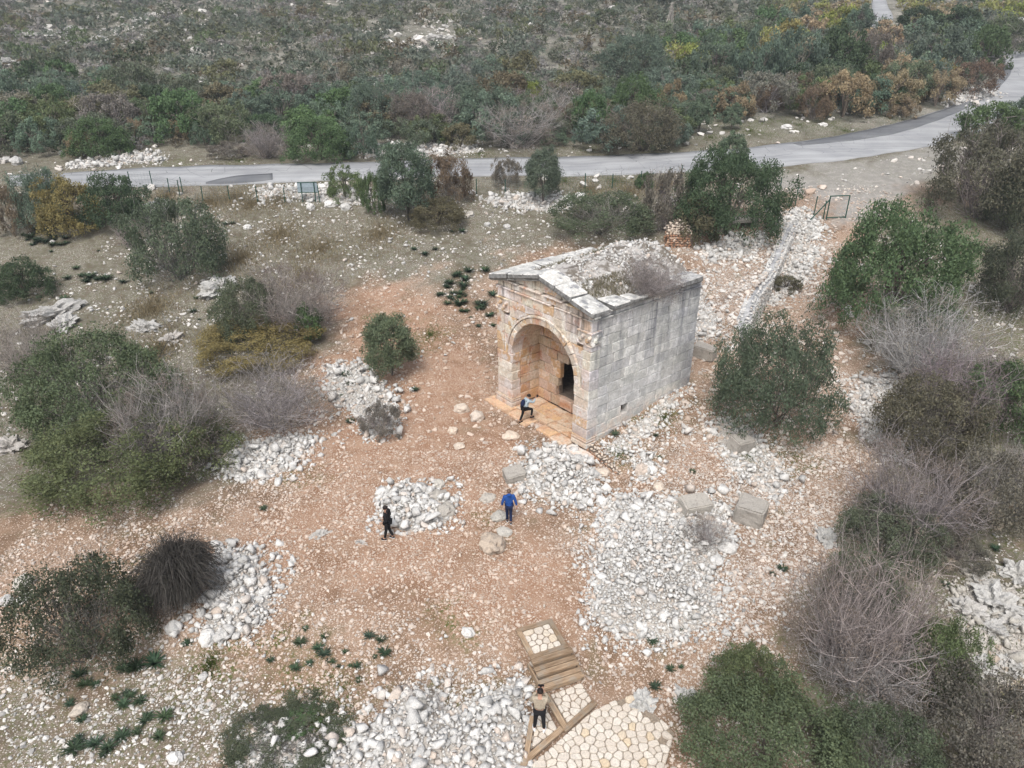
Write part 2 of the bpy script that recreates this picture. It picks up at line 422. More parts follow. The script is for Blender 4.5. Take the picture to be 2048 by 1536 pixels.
# ------------------------------------------------------------------ roads
def strip(name, left_px, right_px, mat, lift, n=120, m=8):
    """road sheet between two edges traced on the ground, draped on the terrain"""
    def res(pts):
        P = np.array([tuple(ground(*p))[:2] for p in pts])
        # smooth curve through the points
        t = np.concatenate([[0], np.cumsum(np.hypot(*np.diff(P, axis=0).T))]); t /= t[-1]
        q = np.linspace(0, 1, n * 4)
        C = np.stack([np.interp(q, t, P[:, i]) for i in (0, 1)], 1)
        k = np.hanning(61); k /= k.sum()
        pad = np.concatenate([2 * C[0] - C[30:0:-1], C, 2 * C[-1] - C[-2:-32:-1]])
        C = np.stack([np.convolve(pad[:, i], k, 'valid') for i in (0, 1)], 1)
        return C[np.linspace(0, len(C) - 1, n).astype(int)]
    A, B = res(left_px), res(right_px)
    f = np.linspace(0, 1, m)[None, :, None]
    P = (A[:, None] * (1 - f) + B[:, None] * f).reshape(-1, 2)
    V = np.column_stack([P, hgt(P[:, 0], P[:, 1]) + lift])
    i = (np.arange(n - 1)[:, None] * m + np.arange(m - 1)[None]).ravel()
    F = np.stack([i, i + 1, i + m + 1, i + m], 1)
    me = mesh(name, V, F, mat, smooth=True)
    o = obj(name, me)
    sol = o.modifiers.new("thickness", 'SOLIDIFY'); sol.thickness = .12; sol.offset = -1 if V[F[0]][:, 2].size and np.cross(V[F[0][1]] - V[F[0][0]], V[F[0][3]] - V[F[0][0]])[2] > 0 else 1
    return o
UP = [(20, 352), (142, 347), (300, 335), (500, 331), (700, 326), (900, 318), (1100, 315), (1300, 308), (1400, 303), (1500, 297), (1600, 285), (1700, 268), (1800, 245), (1880, 222), (1940, 198), (1985, 170), (2008, 145), (2010, 128), (1996, 113), (1985, 104)]
LO = [(20, 372), (142, 372), (300, 376), (500, 369), (640, 362), (800, 357), (1000, 352), (1200, 351), (1370, 345), (1540, 336), (1640, 327), (1740, 314), (1840, 296), (1900, 284), (1960, 264), (2048, 234), (2100, 205), (2118, 160), (2090, 118), (2040, 103)]
tag(strip("road", UP, LO, M["asphalt"], .07, 200), "pale grey asphalt road crossing behind the tomb and bending away", kind="structure")
tag(strip("asphalt_patch", [(412, 366), (440, 358), (490, 351), (545, 348)], [(412, 369), (450, 369.5), (500, 367), (546, 361)], M["asphalt_dark"], .085, 24, 4), "dark repair patch on the road", kind="structure")
tag(strip("asphalt_patch", [(1585, 288), (1700, 269), (1800, 246), (1880, 224), (1940, 200), (1985, 172), (2006, 146), (2007, 130)], [(1600, 293), (1710, 284), (1800, 268), (1880, 241), (1945, 214), (1992, 184), (2022, 150), (2024, 132)], M["asphalt_dark"], .085, 60, 4), "dark strip along the inside of the bend", kind="structure")
tag(strip("road", [(1738, 56), (1745, 25), (1742, 0), (1738, -14)], [(1772, 56), (1790, 36), (1776, 16), (1768, -14)], M["asphalt"], .07, 40, 5), "narrow road climbing the far hillside", kind="structure")

# ================================================================== ROCK LIBRARY
def hull(seed, n=15, flat=.72, jag=.22):
    r = np.random.default_rng(seed)
    P = r.normal(size=(n, 3)); P /= np.linalg.norm(P, axis=1)[:, None]
    P *= (1 - jag * r.random((n, 1))) * .5 * np.array([1, r.uniform(.7, .95), flat * r.uniform(.8, 1.1)])
    bm = bmesh.new()
    for p in P: bm.verts.new(p)
    bmesh.ops.convex_hull(bm, input=bm.verts)
    bmesh.ops.delete(bm, geom=[v for v in bm.verts if not v.link_faces], context='VERTS')
    bmesh.ops.triangulate(bm, faces=bm.faces)
    bm.verts.ensure_lookup_table(); bm.verts.index_update()
    V = np.array([v.co[:] for v in bm.verts]); F = np.array([[v.index for v in f.verts] for f in bm.faces])
    bm.free(); return V, F
HULLS = [hull(100 + i, 11 + i % 5, .74, .34) for i in range(10)]
SMALL = [hull(300 + i, 9 + i % 2, .75, .3) for i in range(8)]
_rk = {}
def rock_mesh(i, mat):
    k = (i % len(HULLS), mat)
    if k not in _rk: _rk[k] = mesh("rock", *HULLS[k[0]], M[mat])
    return _rk[k]
def euler_np(rot):
    a, b, c = rot.T
    ca, sa, cb, sb, cc, sc = np.cos(a), np.sin(a), np.cos(b), np.sin(b), np.cos(c), np.sin(c)
    m = np.empty((len(rot), 3, 3))
    m[:, 0, 0], m[:, 0, 1], m[:, 0, 2] = cb * cc, sa * sb * cc - ca * sc, ca * sb * cc + sa * sc
    m[:, 1, 0], m[:, 1, 1], m[:, 1, 2] = cb * sc, sa * sb * sc + ca * cc, ca * sb * sc - sa * cc
    m[:, 2, 0], m[:, 2, 1], m[:, 2, 2] = -sb, sa * cb, ca * cb
    return m
def joined_rocks(name, P, S, mat, seed=0, tilt=.6, origin=(0, 0, 0), lib=None):
    lib = lib or HULLS
    r = np.random.default_rng(seed)
    P = np.asarray(P) - np.array(origin)
    rot = np.column_stack([r.normal(0, tilt, len(P)), r.normal(0, tilt, len(P)), r.uniform(0, 6.28, len(P))])
    Rm = euler_np(rot); S3 = S[:, None] * r.uniform(.8, 1.2, (len(P), 3)); idx = r.integers(0, len(lib), len(P))
    Vs, Fs, Cs, off = [], [], [], 0
    for h in range(len(lib)):
        k = np.where(idx == h)[0]
        if not len(k): continue
        V, F = lib[h]
        W = np.einsum('nij,nvj->nvi', Rm[k], V[None] * S3[k][:, None, :]) + P[k][:, None, :]
        Vs.append(W.reshape(-1, 3)); Fs.append((F[None] + (off + np.arange(len(k)) * len(V))[:, None, None]).reshape(-1, 3))
        off += len(k) * len(V); Cs.append(np.repeat(r.random(len(k)), len(F)))
    return mesh(name, np.concatenate(Vs), np.concatenate(Fs), M[mat], rnd=np.concatenate(Cs))

def lump(seed, sub=3, rough=.28, flat=.6, freq=1.7, mat="boulder", holes=0., angular=0.):
    """weathered boulder or bedrock knob"""
    bm = bmesh.new(); bmesh.ops.create_icosphere(bm, subdivisions=sub, radius=.5)
    o = Vector((seed * 3.7, seed * 1.3, seed * .7))
    for v in bm.verts:
        d = v.co.normalized()
        n = mnoise.fractal(d * freq + o, 1., 2.1, 4)
        c = mnoise.cell(d * 2.2 + o) * angular
        r = 1 + rough * n + c - holes * max(0, mnoise.noise(d * 4.5 + o) - .25)
        v.co = d * .5 * r
        v.co.z *= flat
    for f in bm.faces: f.smooth = False
    me = bpy.data.meshes.new("lump"); bm.to_mesh(me); bm.free(); me.materials.append(M[mat]); return me

# ================================================================== THE TOMB
tomb = empty("stone_tomb", (TP[0], TP[1], 0), -YAW)
tag(tomb, "ancient temple-shaped limestone tomb with arched porch and gabled front", "tomb")
AC, AZ, AR, ARO = 3.42, 3.2, 2.40, 2.88          # arch centre, spring height, inner and outer radius
JR, JL, PB = 1.02, 5.82, 2.0                      # right jamb, left jamb, back wall of the porch
rb = random.Random(3)
PLANES = {
    'front': lambda u, v, w: (-u, -w, v), 'side': lambda u, v, w: (w, u, v), 'left': lambda u, v, w: (-TW - w, u, v),
    'rear': lambda u, v, w: (-u, TL + w, v), 'inleft': lambda u, v, w: (-JL + w, u, v), 'inright': lambda u, v, w: (-JR - w, u, v),
    'back': lambda u, v, w: (-u, PB - w, v), 'floor': lambda u, v, w: (-u, v, w)}
def facing(me):
    bm = bmesh.new(); bm.from_mesh(me); bmesh.ops.recalc_face_normals(bm, faces=bm.faces); bm.to_mesh(me); bm.free(); return me
def tint(warm=True):
    t = rb.random(); k = rb.uniform(.86, 1.1)
    return (k, k * rb.uniform(.95, 1.0), k * rb.uniform(.9, 1.0)) if warm else (k, k, k * rb.uniform(.97, 1.02))
def slab_poly(poly, plane, w_out, w_in, mat, name="stone_block", ch=.03, jit=.012, parent=None, gap=.011):
    """ashlar piece: outline in the plane of its wall, chamfered face, real depth"""
    P = np.array(poly, float); c = P.mean(0)
    out = []
    for i in range(len(P)):
        a, b = P[i], P[(i + 1) % len(P)]
        out.append(a)
        if np.hypot(*(b - a)) > .35: out.append(lerp(a, b, rb.uniform(.35, .65)) + np.array([rb.uniform(-jit, jit), rb.uniform(-jit, jit)]))
    Q = np.array(out); d = c - Q; L = np.hypot(d[:, 0], d[:, 1])[:, None] + 1e-9
    Q = Q + d / L * gap * 1.3
    Qi = Q + d / L * ch * np.array([[rb.uniform(.6, 1.9)] for _ in Q])
    f = PLANES[plane]; n = len(Q)
    V = [f(*q, w_out + rb.uniform(-.008, .008)) for q in Qi] + [f(*q, w_out - ch) for q in Q] + [f(*q, w_in) for q in Q]
    F = [tuple(range(n))] + [(i, (i + 1) % n, n + (i + 1) % n, n + i) for i in range(n)] + [(n + i, n + (i + 1) % n, 2 * n + (i + 1) % n, 2 * n + i) for i in range(n)] + [tuple(range(3 * n - 1, 2 * n - 1, -1))]
    me = facing(mesh(name, V, F, M[mat]))
    tn = tint(mat == "warm")
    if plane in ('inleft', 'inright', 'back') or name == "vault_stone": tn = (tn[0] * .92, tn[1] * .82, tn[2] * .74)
    return obj(name, me, parent or tomb, color=tn)
def bev_box(name, x0, x1, y0, y1, z0, z1, ch=.03, mats=("warm",), parent=None, shear=0., jit=.012, color=None, mapf=None):
    """bevelled squared block in tomb coordinates (x = -a)"""
    lo, hi = np.array([x0, y0, z0]), np.array([x1, y1, z1])
    bm = bmesh.new(); bmesh.ops.create_cube(bm, size=1.0)
    for v in bm.verts:
        t = np.array(v.co[:]) + .5
        v.co = Vector(lo + (hi - lo) * t) + Vector([rb.uniform(-jit, jit) for _ in range(3)])
    bmesh.ops.bevel(bm, geom=bm.edges[:], offset=ch, segments=1, affect='EDGES')
    for v in bm.verts:
        v.co.z += shear * v.co.x
        if mapf: v.co = mapf(v.co)
    me = bpy.data.meshes.new(name); bm.normal_update()
    if len(mats) > 1:
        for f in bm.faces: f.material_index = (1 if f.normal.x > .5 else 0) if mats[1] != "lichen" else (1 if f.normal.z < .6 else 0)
    bm.to_mesh(me); bm.free()
    for m in mats: me.materials.append(M[m])
    return obj(name, me, parent or tomb, color=color or tint(mats[0] == "warm"))
def cuts(a, b, lo, hi):
    xs = [a]
    while xs[-1] < b - lo * .6:
        xs.append(xs[-1] + rb.uniform(lo, hi))
    if b - xs[-1] < lo * .5 and len(xs) > 1: xs.pop()
    if xs[-1] < b: xs.append(b)
    xs[-1] = b
    return xs
rect = lambda u0, u1, v0, v1: [(u0, v0), (u1, v0), (u1, v1), (u0, v1)]
CH = .54
LV = [.5 + CH * i for i in range(11)]                  # 0.5 .. 5.9
levels = list(zip(LV[:-1], LV[1:])) + [(5.9, 6.3), (6.3, 6.8)]
# --- right side wall
for i, (z0, z1) in enumerate([(0.0, .5)] + levels):
    start = .64 if z1 < 6.3 else .0
    off = rb.uniform(0, .5)
    xs = [start] + cuts(start + .55 + off, TL, .85, 1.45)
    if i == 2: xs = [start, 1.35, 2.5, 3.0, 4.2, 5.3, 6.5, 7.4, TL]
    for b0, b1 in zip(xs[:-1], xs[1:]):
        if i == 2 and b0 == 2.5: continue          # the small square opening
        if z1 > 6.7 and b0 == 0: b0 = .5
        out = .09 if i == 0 else 0.0 + rb.uniform(-.012, .012)
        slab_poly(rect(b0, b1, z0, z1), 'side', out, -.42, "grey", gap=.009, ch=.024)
for b0, b1 in zip(*(lambda c: (c[:-1], c[1:]))(cuts(.5, TL, .7, 1.25))):
    slab_poly(rect(b0, b1, 6.89, 7.22), 'side', .0, -.42, "grey")
for b0, b1 in ((-.07, 2.4), (2.41, 5.2), (5.21, TL)):
    bev_box("moulding", -.3, .07, b0, b1, 6.80, 6.885, .02, ("grey",))
# --- left outer wall, rear wall (plain, seen only from elsewhere)
for i, (z0, z1) in enumerate([(-.1, .5)] + levels + [(6.81, 7.22)]):
    xs = cuts(.0 if i % 2 else .3, TL, 1.5, 2.2)
    xs[0] = .66
    for b0, b1 in zip(xs[:-1], xs[1:]): slab_poly(rect(b0, b1, z0, z1), 'left', rb.uniform(-.01, .01), -.42, "grey")
    xs = cuts(.44, TW - .44, 1.5, 2.2)
    if z1 > 1.2:
        for a0, a1 in zip(xs[:-1], xs[1:]): slab_poly(rect(a0, a1, z0, z1), 'rear', -.02, -.42, "grey")
# --- corner piers of the front
def pier(a0, a1, right):
    x0, x1 = -a1, -a0
    mats = ("warm", "grey") if right else ("warm",)
    for (z0, z1, p) in ((-.02, .27, .13), (.272, .40, .10), (.402, .498, .055)):
        bev_box("pier_base", x0 - (0 if right else p), x1 + p, -p, .62, z0, z1, .035, mats, jit=.015)
    for z0, z1 in levels[:5]:
        bev_box("pier_block", x0, x1 + (.035 if right else rb.uniform(-.03, .05)), -.04 + rb.uniform(-.012, .012), .62, z0 + .006, z1 - .006, .032, mats, jit=.02)
    # above the springing the piers narrow to the corner, the arch takes the rest
    c0, c1 = (-.52, .035) if right else (-TW - .035, -6.5)
    for z0, z1 in ((3.2, 3.74), (3.74, 4.28), (4.28, 4.82), (4.82, 5.28), (5.28, 5.56)):
        bev_box("pier_block", c0, c1, -.04, .62, z0 + .006, z1 - .006, .03, mats)
    cap = bev_box("capital", c0 - (.4 if right else .0), c1 + (.0 if right else .4), -.05, .60, 5.565, 6.19, .03, mats)
    bev_box("abacus", c0 - (.41 if right else .06), c1 + (.06 if right else .41), -.10, .62, 6.2, 6.29, .02, mats, parent=cap)
    bev_box("astragal", c0 - (.41 if right else .04), c1 + (.05 if right else .41), -.085, .61, 5.55, 5.60, .015, mats, parent=cap)
    # carved leaves of the capital
    for k in range(10):
        zz = 5.62 + .17 * (k % 3)
        if k < 6: p = (lerp(c0 - (.36 if right else 0.0), c1 + (.0 if right else .36), (k + .5) / 6), -.05 - .02 * (k % 3), zz + .06)
        else: p = ((c1 + .02) if right else c0 - .02, .05 + .15 * (k - 6), zz + .05)
        obj("carved_leaf", lump(40 + k, 2, .35, 1.5, 2.2, "warm" if k < 6 else "grey"), cap, p, (0, 0, k), (.24, .2, .17), color=tint())
pier(0.0, JR, True)
pier(JL, TW, False)
# --- spandrels: courses cut by the outer edge of the arch ring
def circ(P):
    out = []
    zc = sum(p[1] for p in P) / len(P)
    dense = []
    for i in range(len(P)):
        a, b = np.array(P[i]), np.array(P[(i + 1) % len(P)])
        n = max(1, int(np.hypot(*(b - a)) / .14))
        dense += [a + (b - a) * k / n for k in range(n)]
    ac = sum(p[0] for p in P) / len(P)
    for q in dense:
        u, v = q
        if math.hypot(u - AC, v - AZ) < ARO:
            if zc < 5.2: u = AC + math.copysign(math.sqrt(max(0, ARO ** 2 - (v - AZ) ** 2)), ac - AC)
            else: v = AZ + math.sqrt(max(0, ARO ** 2 - (u - AC) ** 2))
        out.append((u, v))
    return out
for z0, z1 in levels[5:11]:
    top = z1 > 5.5
    xs = cuts(.96 if z0 > 5.2 else .525, 6.06 if z0 > 5.2 else 6.495, .62, .95)
    for a0, a1 in zip(xs[:-1], xs[1:]):
        P = circ(rect(a0, a1, z0, z1))
        A = np.array(P)
        ins = [math.hypot(u - AC, v - AZ) < ARO - .02 for u, v in rect(a0, a1, z0, z1)]
        if all(ins): continue
        if z0 < 5.2:
            if a0 < AC < a1: continue
            if (AC > a1 and A[:, 0].max() <= a0 + .04) : continue
            A[:, 0] = np.clip(A[:, 0], a0, a1)
        else:
            A[:, 1] = np.clip(A[:, 1], z0, z1)
        if np.ptp(A[:, 0]) < .1 or np.ptp(A[:, 1]) < .1: continue
        ar = .5 * abs(np.dot(A[:, 0], np.roll(A[:, 1], 1)) - np.dot(A[:, 1], np.roll(A[:, 0], 1)))
        if ar < .02: continue
        # no extra midpoints on the dense outline
        Q = [A[0]]
        for q in A[1:]:
            if np.hypot(*(q - Q[-1])) > .02: Q.append(q)
        slab_poly(Q, 'front', rb.uniform(-.012, .012), -.5, "warm", jit=.0, ch=.02)
xs = cuts(.0, TW, .75, 1.05)
for a0, a1 in zip(xs[:-1], xs[1:]):
    if a0 == 0: bev_box("stone_block", -a1 + .006, .0, .0, .5, 6.305, 6.795, .025, ("warm", "grey"))
    else: slab_poly(rect(a0, a1, 6.3, 6.8), 'front', rb.uniform(-.015, .015), -.5, "warm")
xs = cuts(.0, TW, .6, 1.0)
for a0, a1 in zip(xs[:-1], xs[1:]):
    if a0 == 0: bev_box("stone_block", -a1 + .006, .0, .0, .5, 6.89, 7.22, .025, ("warm", "grey"))
    else: slab_poly(rect(a0, a1, 6.89, 7.22), 'front', -.01 + rb.uniform(-.015, .015), -.5, "warm")
for a0, a1, p in ((-.07, 1.5, .07), (1.51, 2.6, .05), (2.9, 4.4, .065), (4.41, 5.9, .07), (5.95, 7.15, .06)):
    bev_box("moulding", -a1, -a0, -p, .3, 6.80, 6.885, .02)
for a0, a1 in ((.3, 1.7), (2.0, 3.3), (3.6, 5.2), (5.4, 6.8)):
    bev_box("moulding", -a1, -a0, -.10 - rb.uniform(0, .05), .3, 7.225, 7.31, .025)
# --- tympanum and gable
SL = .235
def rake(a): return 7.24 + SL * min(a + .1, TW - a + .1)
for a0, a1 in ((.4, 1.5), (1.5, 2.5), (2.5, 3.52), (3.52, 4.4), (4.4, 5.5), (5.5, 6.65)):
    P = [(a0, 7.3), (a1, 7.3), (a1, max(7.33, rake(a1))), (a0, max(7.33, rake(a0)))]
    slab_poly(P, 'front', -.10 + rb.uniform(-.02, .03), -.5, "warm")
for k, (a0, a1) in enumerate(((-.36, 1.15), (1.16, 2.32), (2.33, 3.51), (3.53, 4.62), (4.63, 5.9), (5.91, TW + .36))):
    d1 = rb.uniform(.75, 1.0)
    sh = -SL if a0 < 3.5 else SL
    base = 7.25 if a0 < 3.5 else 7.25 + SL * TW
    slab = bev_box("cornice_slab", -a1 + .022, -a0 - .022, -.36 + rb.uniform(-.03, .05), d1, base, base + .25 + rb.uniform(0, .07), .05, ("grey", "lichen"), shear=sh, jit=.03, color=(.98, .97, .94))
    bev_box("cornice_moulding", -a1 + .004, -a0 - .004, -.22, .2, base - .11, base - .004, .03, ("grey",), parent=slab, shear=sh, color=(.62, .62, .6))
# --- flank cornices
for a0, a1, b0, b1, h in ((-.36, .78, 1.06, 2.25, .26), (-.34, .5, 2.27, 3.1, .22), (-.32, .05, 3.12, 4.6, .2), (-.32, .1, 4.62, 6.1, .2), (-.36, .85, 6.12, 7.9, .26),
                      (6.25, TW + .36, 1.0, 2.7, .26), (6.3, TW + .36, 2.72, 4.3, .26), (6.3, TW + .36, 4.32, 6.0, .26), (6.2, TW + .34, 6.02, 7.4, .27)):
    s = bev_box("cornice_slab", -a1, -a0, b0 + .02, b1 - .02, 7.245, 7.245 + h + rb.uniform(-.02, .05), .05, ("grey", "lichen"), jit=.04, color=(.96, .95, .92) if a1 - a0 > .6 else (.75, .75, .74))
    if a0 < 0: bev_box("cornice_moulding", -.2, .2, b0 + .004, b1 - .004, 7.135, 7.241, .03, ("grey",), parent=s, color=(.62, .62, .6))
# --- arch ring and vault
def wedge(name, t0, t1, r0, r1, b0, b1, mat, ch=.02):
    n = 3; ts = [lerp(t0, t1, k / n) for k in range(n + 1)]
    P = [(AC + r0 * math.cos(t), AZ + r0 * math.sin(t)) for t in ts] + [(AC + r1 * math.cos(t), AZ + r1 * math.sin(t)) for t in ts[::-1]]
    return slab_poly(P, 'front', -b0, -b1, mat, name, ch=ch, jit=.0)
NVS = 15
ang = [math.pi * k / NVS for k in range(NVS + 1)]
for k in range(NVS):
    o = .045 + rb.uniform(-.015, .015)
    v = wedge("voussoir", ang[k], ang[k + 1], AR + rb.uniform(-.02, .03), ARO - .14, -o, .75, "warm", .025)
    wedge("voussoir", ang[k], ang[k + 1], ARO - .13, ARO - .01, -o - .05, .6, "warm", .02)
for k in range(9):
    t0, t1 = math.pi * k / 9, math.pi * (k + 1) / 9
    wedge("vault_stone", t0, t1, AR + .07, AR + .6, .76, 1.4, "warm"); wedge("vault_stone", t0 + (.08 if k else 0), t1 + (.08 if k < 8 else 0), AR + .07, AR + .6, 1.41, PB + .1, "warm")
# --- porch walls and floor
hz = [0.0, .62, 1.2, 1.75, 2.3, 2.8, 3.3, 3.85, 4.4, 4.95, 5.5, 6.0]
HOLE = np.array([(4.05, .72), (4.2, 1.2), (3.95, 1.75), (4.1, 2.25), (3.75, 2.95), (3.0, 3.2), (2.3, 2.8), (2.1, 1.6), (2.2, .72)])
for i, (z0, z1) in enumerate(zip(hz[:-1], hz[1:])):
    xs = cuts(.9, 5.95, .6, 1.0)
    if i in (1, 2, 3, 4): xs = cuts(.9, 2.2, .5, .7) + [x for x in cuts(rb.choice([3.75, 4.1, 4.25]), 5.95, .55, .9)]
    for a0, a1 in zip(xs[:-1], xs[1:]):
        c = np.array([[(a0 + a1) / 2, (z0 + z1) / 2]])
        if sdist(c, HOLE)[0] < 0: continue
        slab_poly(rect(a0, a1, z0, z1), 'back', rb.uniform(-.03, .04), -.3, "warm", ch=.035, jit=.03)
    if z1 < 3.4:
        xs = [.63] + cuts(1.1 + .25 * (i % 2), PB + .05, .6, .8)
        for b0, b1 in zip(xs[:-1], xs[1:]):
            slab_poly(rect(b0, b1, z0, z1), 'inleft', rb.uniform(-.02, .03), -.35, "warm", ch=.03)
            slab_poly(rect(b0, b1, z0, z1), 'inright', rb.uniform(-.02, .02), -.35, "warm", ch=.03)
for r_, (b0, b1) in enumerate(((.14, .72), (.73, 1.3), (1.31, 1.98))):
    xs = cuts(JR + .02, JL - .04, .8, 1.3)
    for a0, a1 in zip(xs[:-1], xs[1:]):
        slab_poly(rect(a0, a1, b0, b1), 'floor', .0 + rb.uniform(-.02, .02), -.3, "warm", "floor_slab", ch=.02, jit=.03).color = (1.0, .95, .86, 1)
for a0, a1, b0, dz in ((5.5, 7.6, -.62, .02), (4.35, 5.48, -.66, .0), (3.75, 4.33, -.85, -.04), (2.1, 3.2, -.55, -.05), (.95, 2.08, -.68, -.03)):
    slab_poly([(a0, b0), (a1, b0 + rb.uniform(-.06, .06)), (a1, .12), (a0, .12)], 'floor', dz, -.55, "warm", "step_slab", ch=.05, jit=.05).color = (1.06, .99, .90, 1)
slab_poly([(-.78, -1.0), (.85, -1.12), (.93, -.02), (-.74, .12)], 'floor', -.10, -.6, "grey", "step_slab", ch=.06, jit=.05).color = (1.15, 1.1, 1.05, 1)
slab_poly([(3.22, -.35), (3.72, -.3), (3.7, .1), (3.25, .1)], 'floor', -.12, -.5, "warm", "step_slab", ch=.05, jit=.05)
# --- inner mass of the walls
def core(parts):
    V, F = [], []
    for a0, a1, b0, b1, z0, z1 in parts:
        o = len(V)
        V += [(-a1, b0, z0), (-a0, b0, z0), (-a0, b1, z0), (-a1, b1, z0), (-a1, b0, z1), (-a0, b0, z1), (-a0, b1, z1), (-a1, b1, z1)]
        F += [tuple(o + i for i in f) for f in ((3, 2, 1, 0), (4, 5, 6, 7), (0, 1, 5, 4), (1, 2, 6, 5), (2, 3, 7, 6), (3, 0, 4, 7))]
    return obj("wall_core", mesh("wall_core", V, F, M["core"]), tomb)
core([(.36, .9, .5, 2.4, -.2, 7.2), (.36, .62, 2.4, 3.0 - .5, -.2, 7.2), (.36, .62, 3.0, 7.9, -.2, 7.2), (.36, .62, 2.4, 3.1, 1.7, 7.19), (.36, .62, 2.4, 3.1, -.2, 1.1),
      (6.2, 6.7, .5, 7.9, -.2, 7.2), (.62, 6.2, 7.6, 7.9, -.2, 7.2),
      (.9, 6.2, .3, 2.4, 6.12, 7.21), (.9, 2.1, 2.28, 2.5, -.2, 6.15), (4.35, 6.2, 2.28, 2.5, -.2, 6.15), (2.1, 4.35, 2.29, 2.51, 3.25, 6.15), (2.1, 4.35, 2.27, 2.5, -.2, .6),
      (.62, 6.2, 2.4, 7.6, 6.9, 7.21), (.62, 6.2, 2.5, 7.6, -.3, .55), (.9, 6.2, .14, 2.4, -.6, -.31)])
# --- rubble roof
ra, rbb = np.linspace(.35, 6.75, 54), np.linspace(.55, 8.2, 62)
A_, B_ = np.meshgrid(ra, rbb)
def roof_z(a, b):
    n = np.array([mnoise.fractal(Vector((x * 1.1, y * 1.1, 3.)), 1., 2., 4) for x, y in zip(np.ravel(a), np.ravel(b))]).reshape(np.shape(a))
    z = 7.33 + .225 * np.minimum(a, TW - a) + .26 * sstep(1.2, 4.5, b) * sstep(.5, 2.6, np.minimum(a, TW - a)) + .22 * sstep(5, 8, b) * sstep(.3, 1.6, a) + .13 * n
    edge = sstep(.35, 1.0, a) * sstep(6.75, 6.1, a)
    return lerp(7.26, z, edge) * (1 - 0) - .0
RZ = roof_z(A_, B_) - .35 * sstep(7.9, 8.2, B_)
V = np.column_stack([-A_.ravel(), B_.ravel(), RZ.ravel()])
m_, n_ = len(ra), len(rbb)
i = (np.arange(n_ - 1)[:, None] * m_ + np.arange(m_ - 1)[None]).ravel()
F = np.stack([i, i + m_, i + m_ + 1, i + 1], 1)
s = N("roof_rubble_soil", .95, .1)
nn = s.noise(1.3, 6, .6)
c = s.mix(s.ramp(nn, .42, .58), (.17, .15, .125), (.48, .455, .43))
c = s.mix(s.ramp(s.noise(9, 4), .5, .7, 0, .6), c, (.2, .18, .16))
s.color(c).bump(s.noise(11, 6), .9, .08); M["roof"] = s.m
obj("roof_fill", mesh("roof_fill", V, F, M["roof"]), tomb)
k = 2100
pa, pb = rng.uniform(.55, 6.5, k), rng.uniform(.8, 8.15, k)
keep = (mnoise and np.array([mnoise.noise(Vector((x * .7, y * .7, 9.))) for x, y in zip(pa, pb)])) + .35 * sstep(2, 5, pb) + .3 * sstep(.8, 2.5, np.minimum(pa, TW - pa)) > .18
pa, pb = pa[keep], pb[keep]
ps = rng.gamma(3., .055, len(pa)).clip(.07, .5)
P = np.column_stack([-pa, pb, roof_z(pa, pb) + ps * .12])
tag(obj("roof_rubble", joined_rocks("roof_rubble", P, ps, "rubble", 5, lib=SMALL), tomb), "loose grey white rubble covering the roof", kind="stuff")

# ================================================================== WALLS, RUINS, RUBBLE
def basis_wall(name, A, B, top_fn, base_fn, thick, size, mat, label, cat, seed, low=0., coping=True):
    """dry stone wall from A to B: face stones as one mass, each coping stone a piece of its own"""
    r = np.random.default_rng(seed)
    A, B = np.array(A, float), np.array(B, float); L = np.hypot(*(B - A)); t = (B - A) / L; nrm = np.array([t[1], -t[0]])
    root = empty(name, (A[0], A[1], base_fn(0, A)))
    tag(root, label, cat); o = np.array(root.location)
    V, F = [], []; n = max(2, int(L / .5))
    for k in range(n + 1):
        p = A + (B - A) * k / n; zt, zb = top_fn(k / n, p), base_fn(k / n, p)
        for w in (-.46, .46): V += [(*(p + nrm * w * thick), zb - .5), (*(p + nrm * w * thick), zt - size * .3)]
    for k in range(n):
        q = 4 * k
        F += [(q, q + 4, q + 5, q + 1), (q + 2, q + 3, q + 7, q + 6), (q + 1, q + 5, q + 7, q + 3)]
    F += [(0, 1, 3, 2), (4 * n, 4 * n + 2, 4 * n + 3, 4 * n + 1)]
    obj("wall_core", mesh("wall_core", np.array(V) - o, F, M["grey" if low == 0 else "core"]), root)
    P, S = [], []
    for sgn in (-1, 1):
        s_ = 0.
        while s_ < L:
            z = -.3
            p = A + t * s_; zt, zb = top_fn(s_ / L, p), base_fn(s_ / L, p)
            while zb + z < zt - size * .4:
                j = r.uniform(-.3, .3, 2) * size
                q = p + t * j[0] + nrm * sgn * (thick * .5 - size * .22)
                P.append((*q, zb + z)); S.append(size * r.uniform(.9, 1.6)); z += size * .62
            s_ += size * .72
    P, S = np.array(P), np.array(S); lw = P[:, 2] < o[2] + low
    if low: tag(obj("stained_stones", joined_rocks("stained_stones", P[lw], S[lw], "red_rubble", seed, .3, o), root), kind="stuff")
    if (~lw).any(): tag(obj("wall_stones", joined_rocks("wall_stones", P[~lw], S[~lw], mat, seed, .3, o), root), kind="stuff")
    if coping:
        s_ = 0.; k = 0
        while s_ < L:
            for w in ((-.28, .28) if thick > size * 1.5 else (0,)):
                p = A + t * (s_ + r.uniform(-.1, .1) * size) + nrm * (w + r.uniform(-.08, .08)) * thick
                sz = size * r.uniform(.9, 1.5)
                c = obj("coping_stone", rock_mesh(k, mat), root, np.array((*p, top_fn(min(1, s_ / L), p) + r.uniform(-.05, .04))) - o, (r.normal(0, .3), r.normal(0, .3), r.uniform(0, 6)), (sz * 1.15, sz, sz * .8)); k += 1
            s_ += size * .95
    return root
def wtop(f, p): return h1(*(p - WN * .9)) + .05 + .28 * float(sstep(0, .2, f) * (1 - sstep(.75, 1., f)))
def wbase(f, p): return h1(*(p + WN * .9))
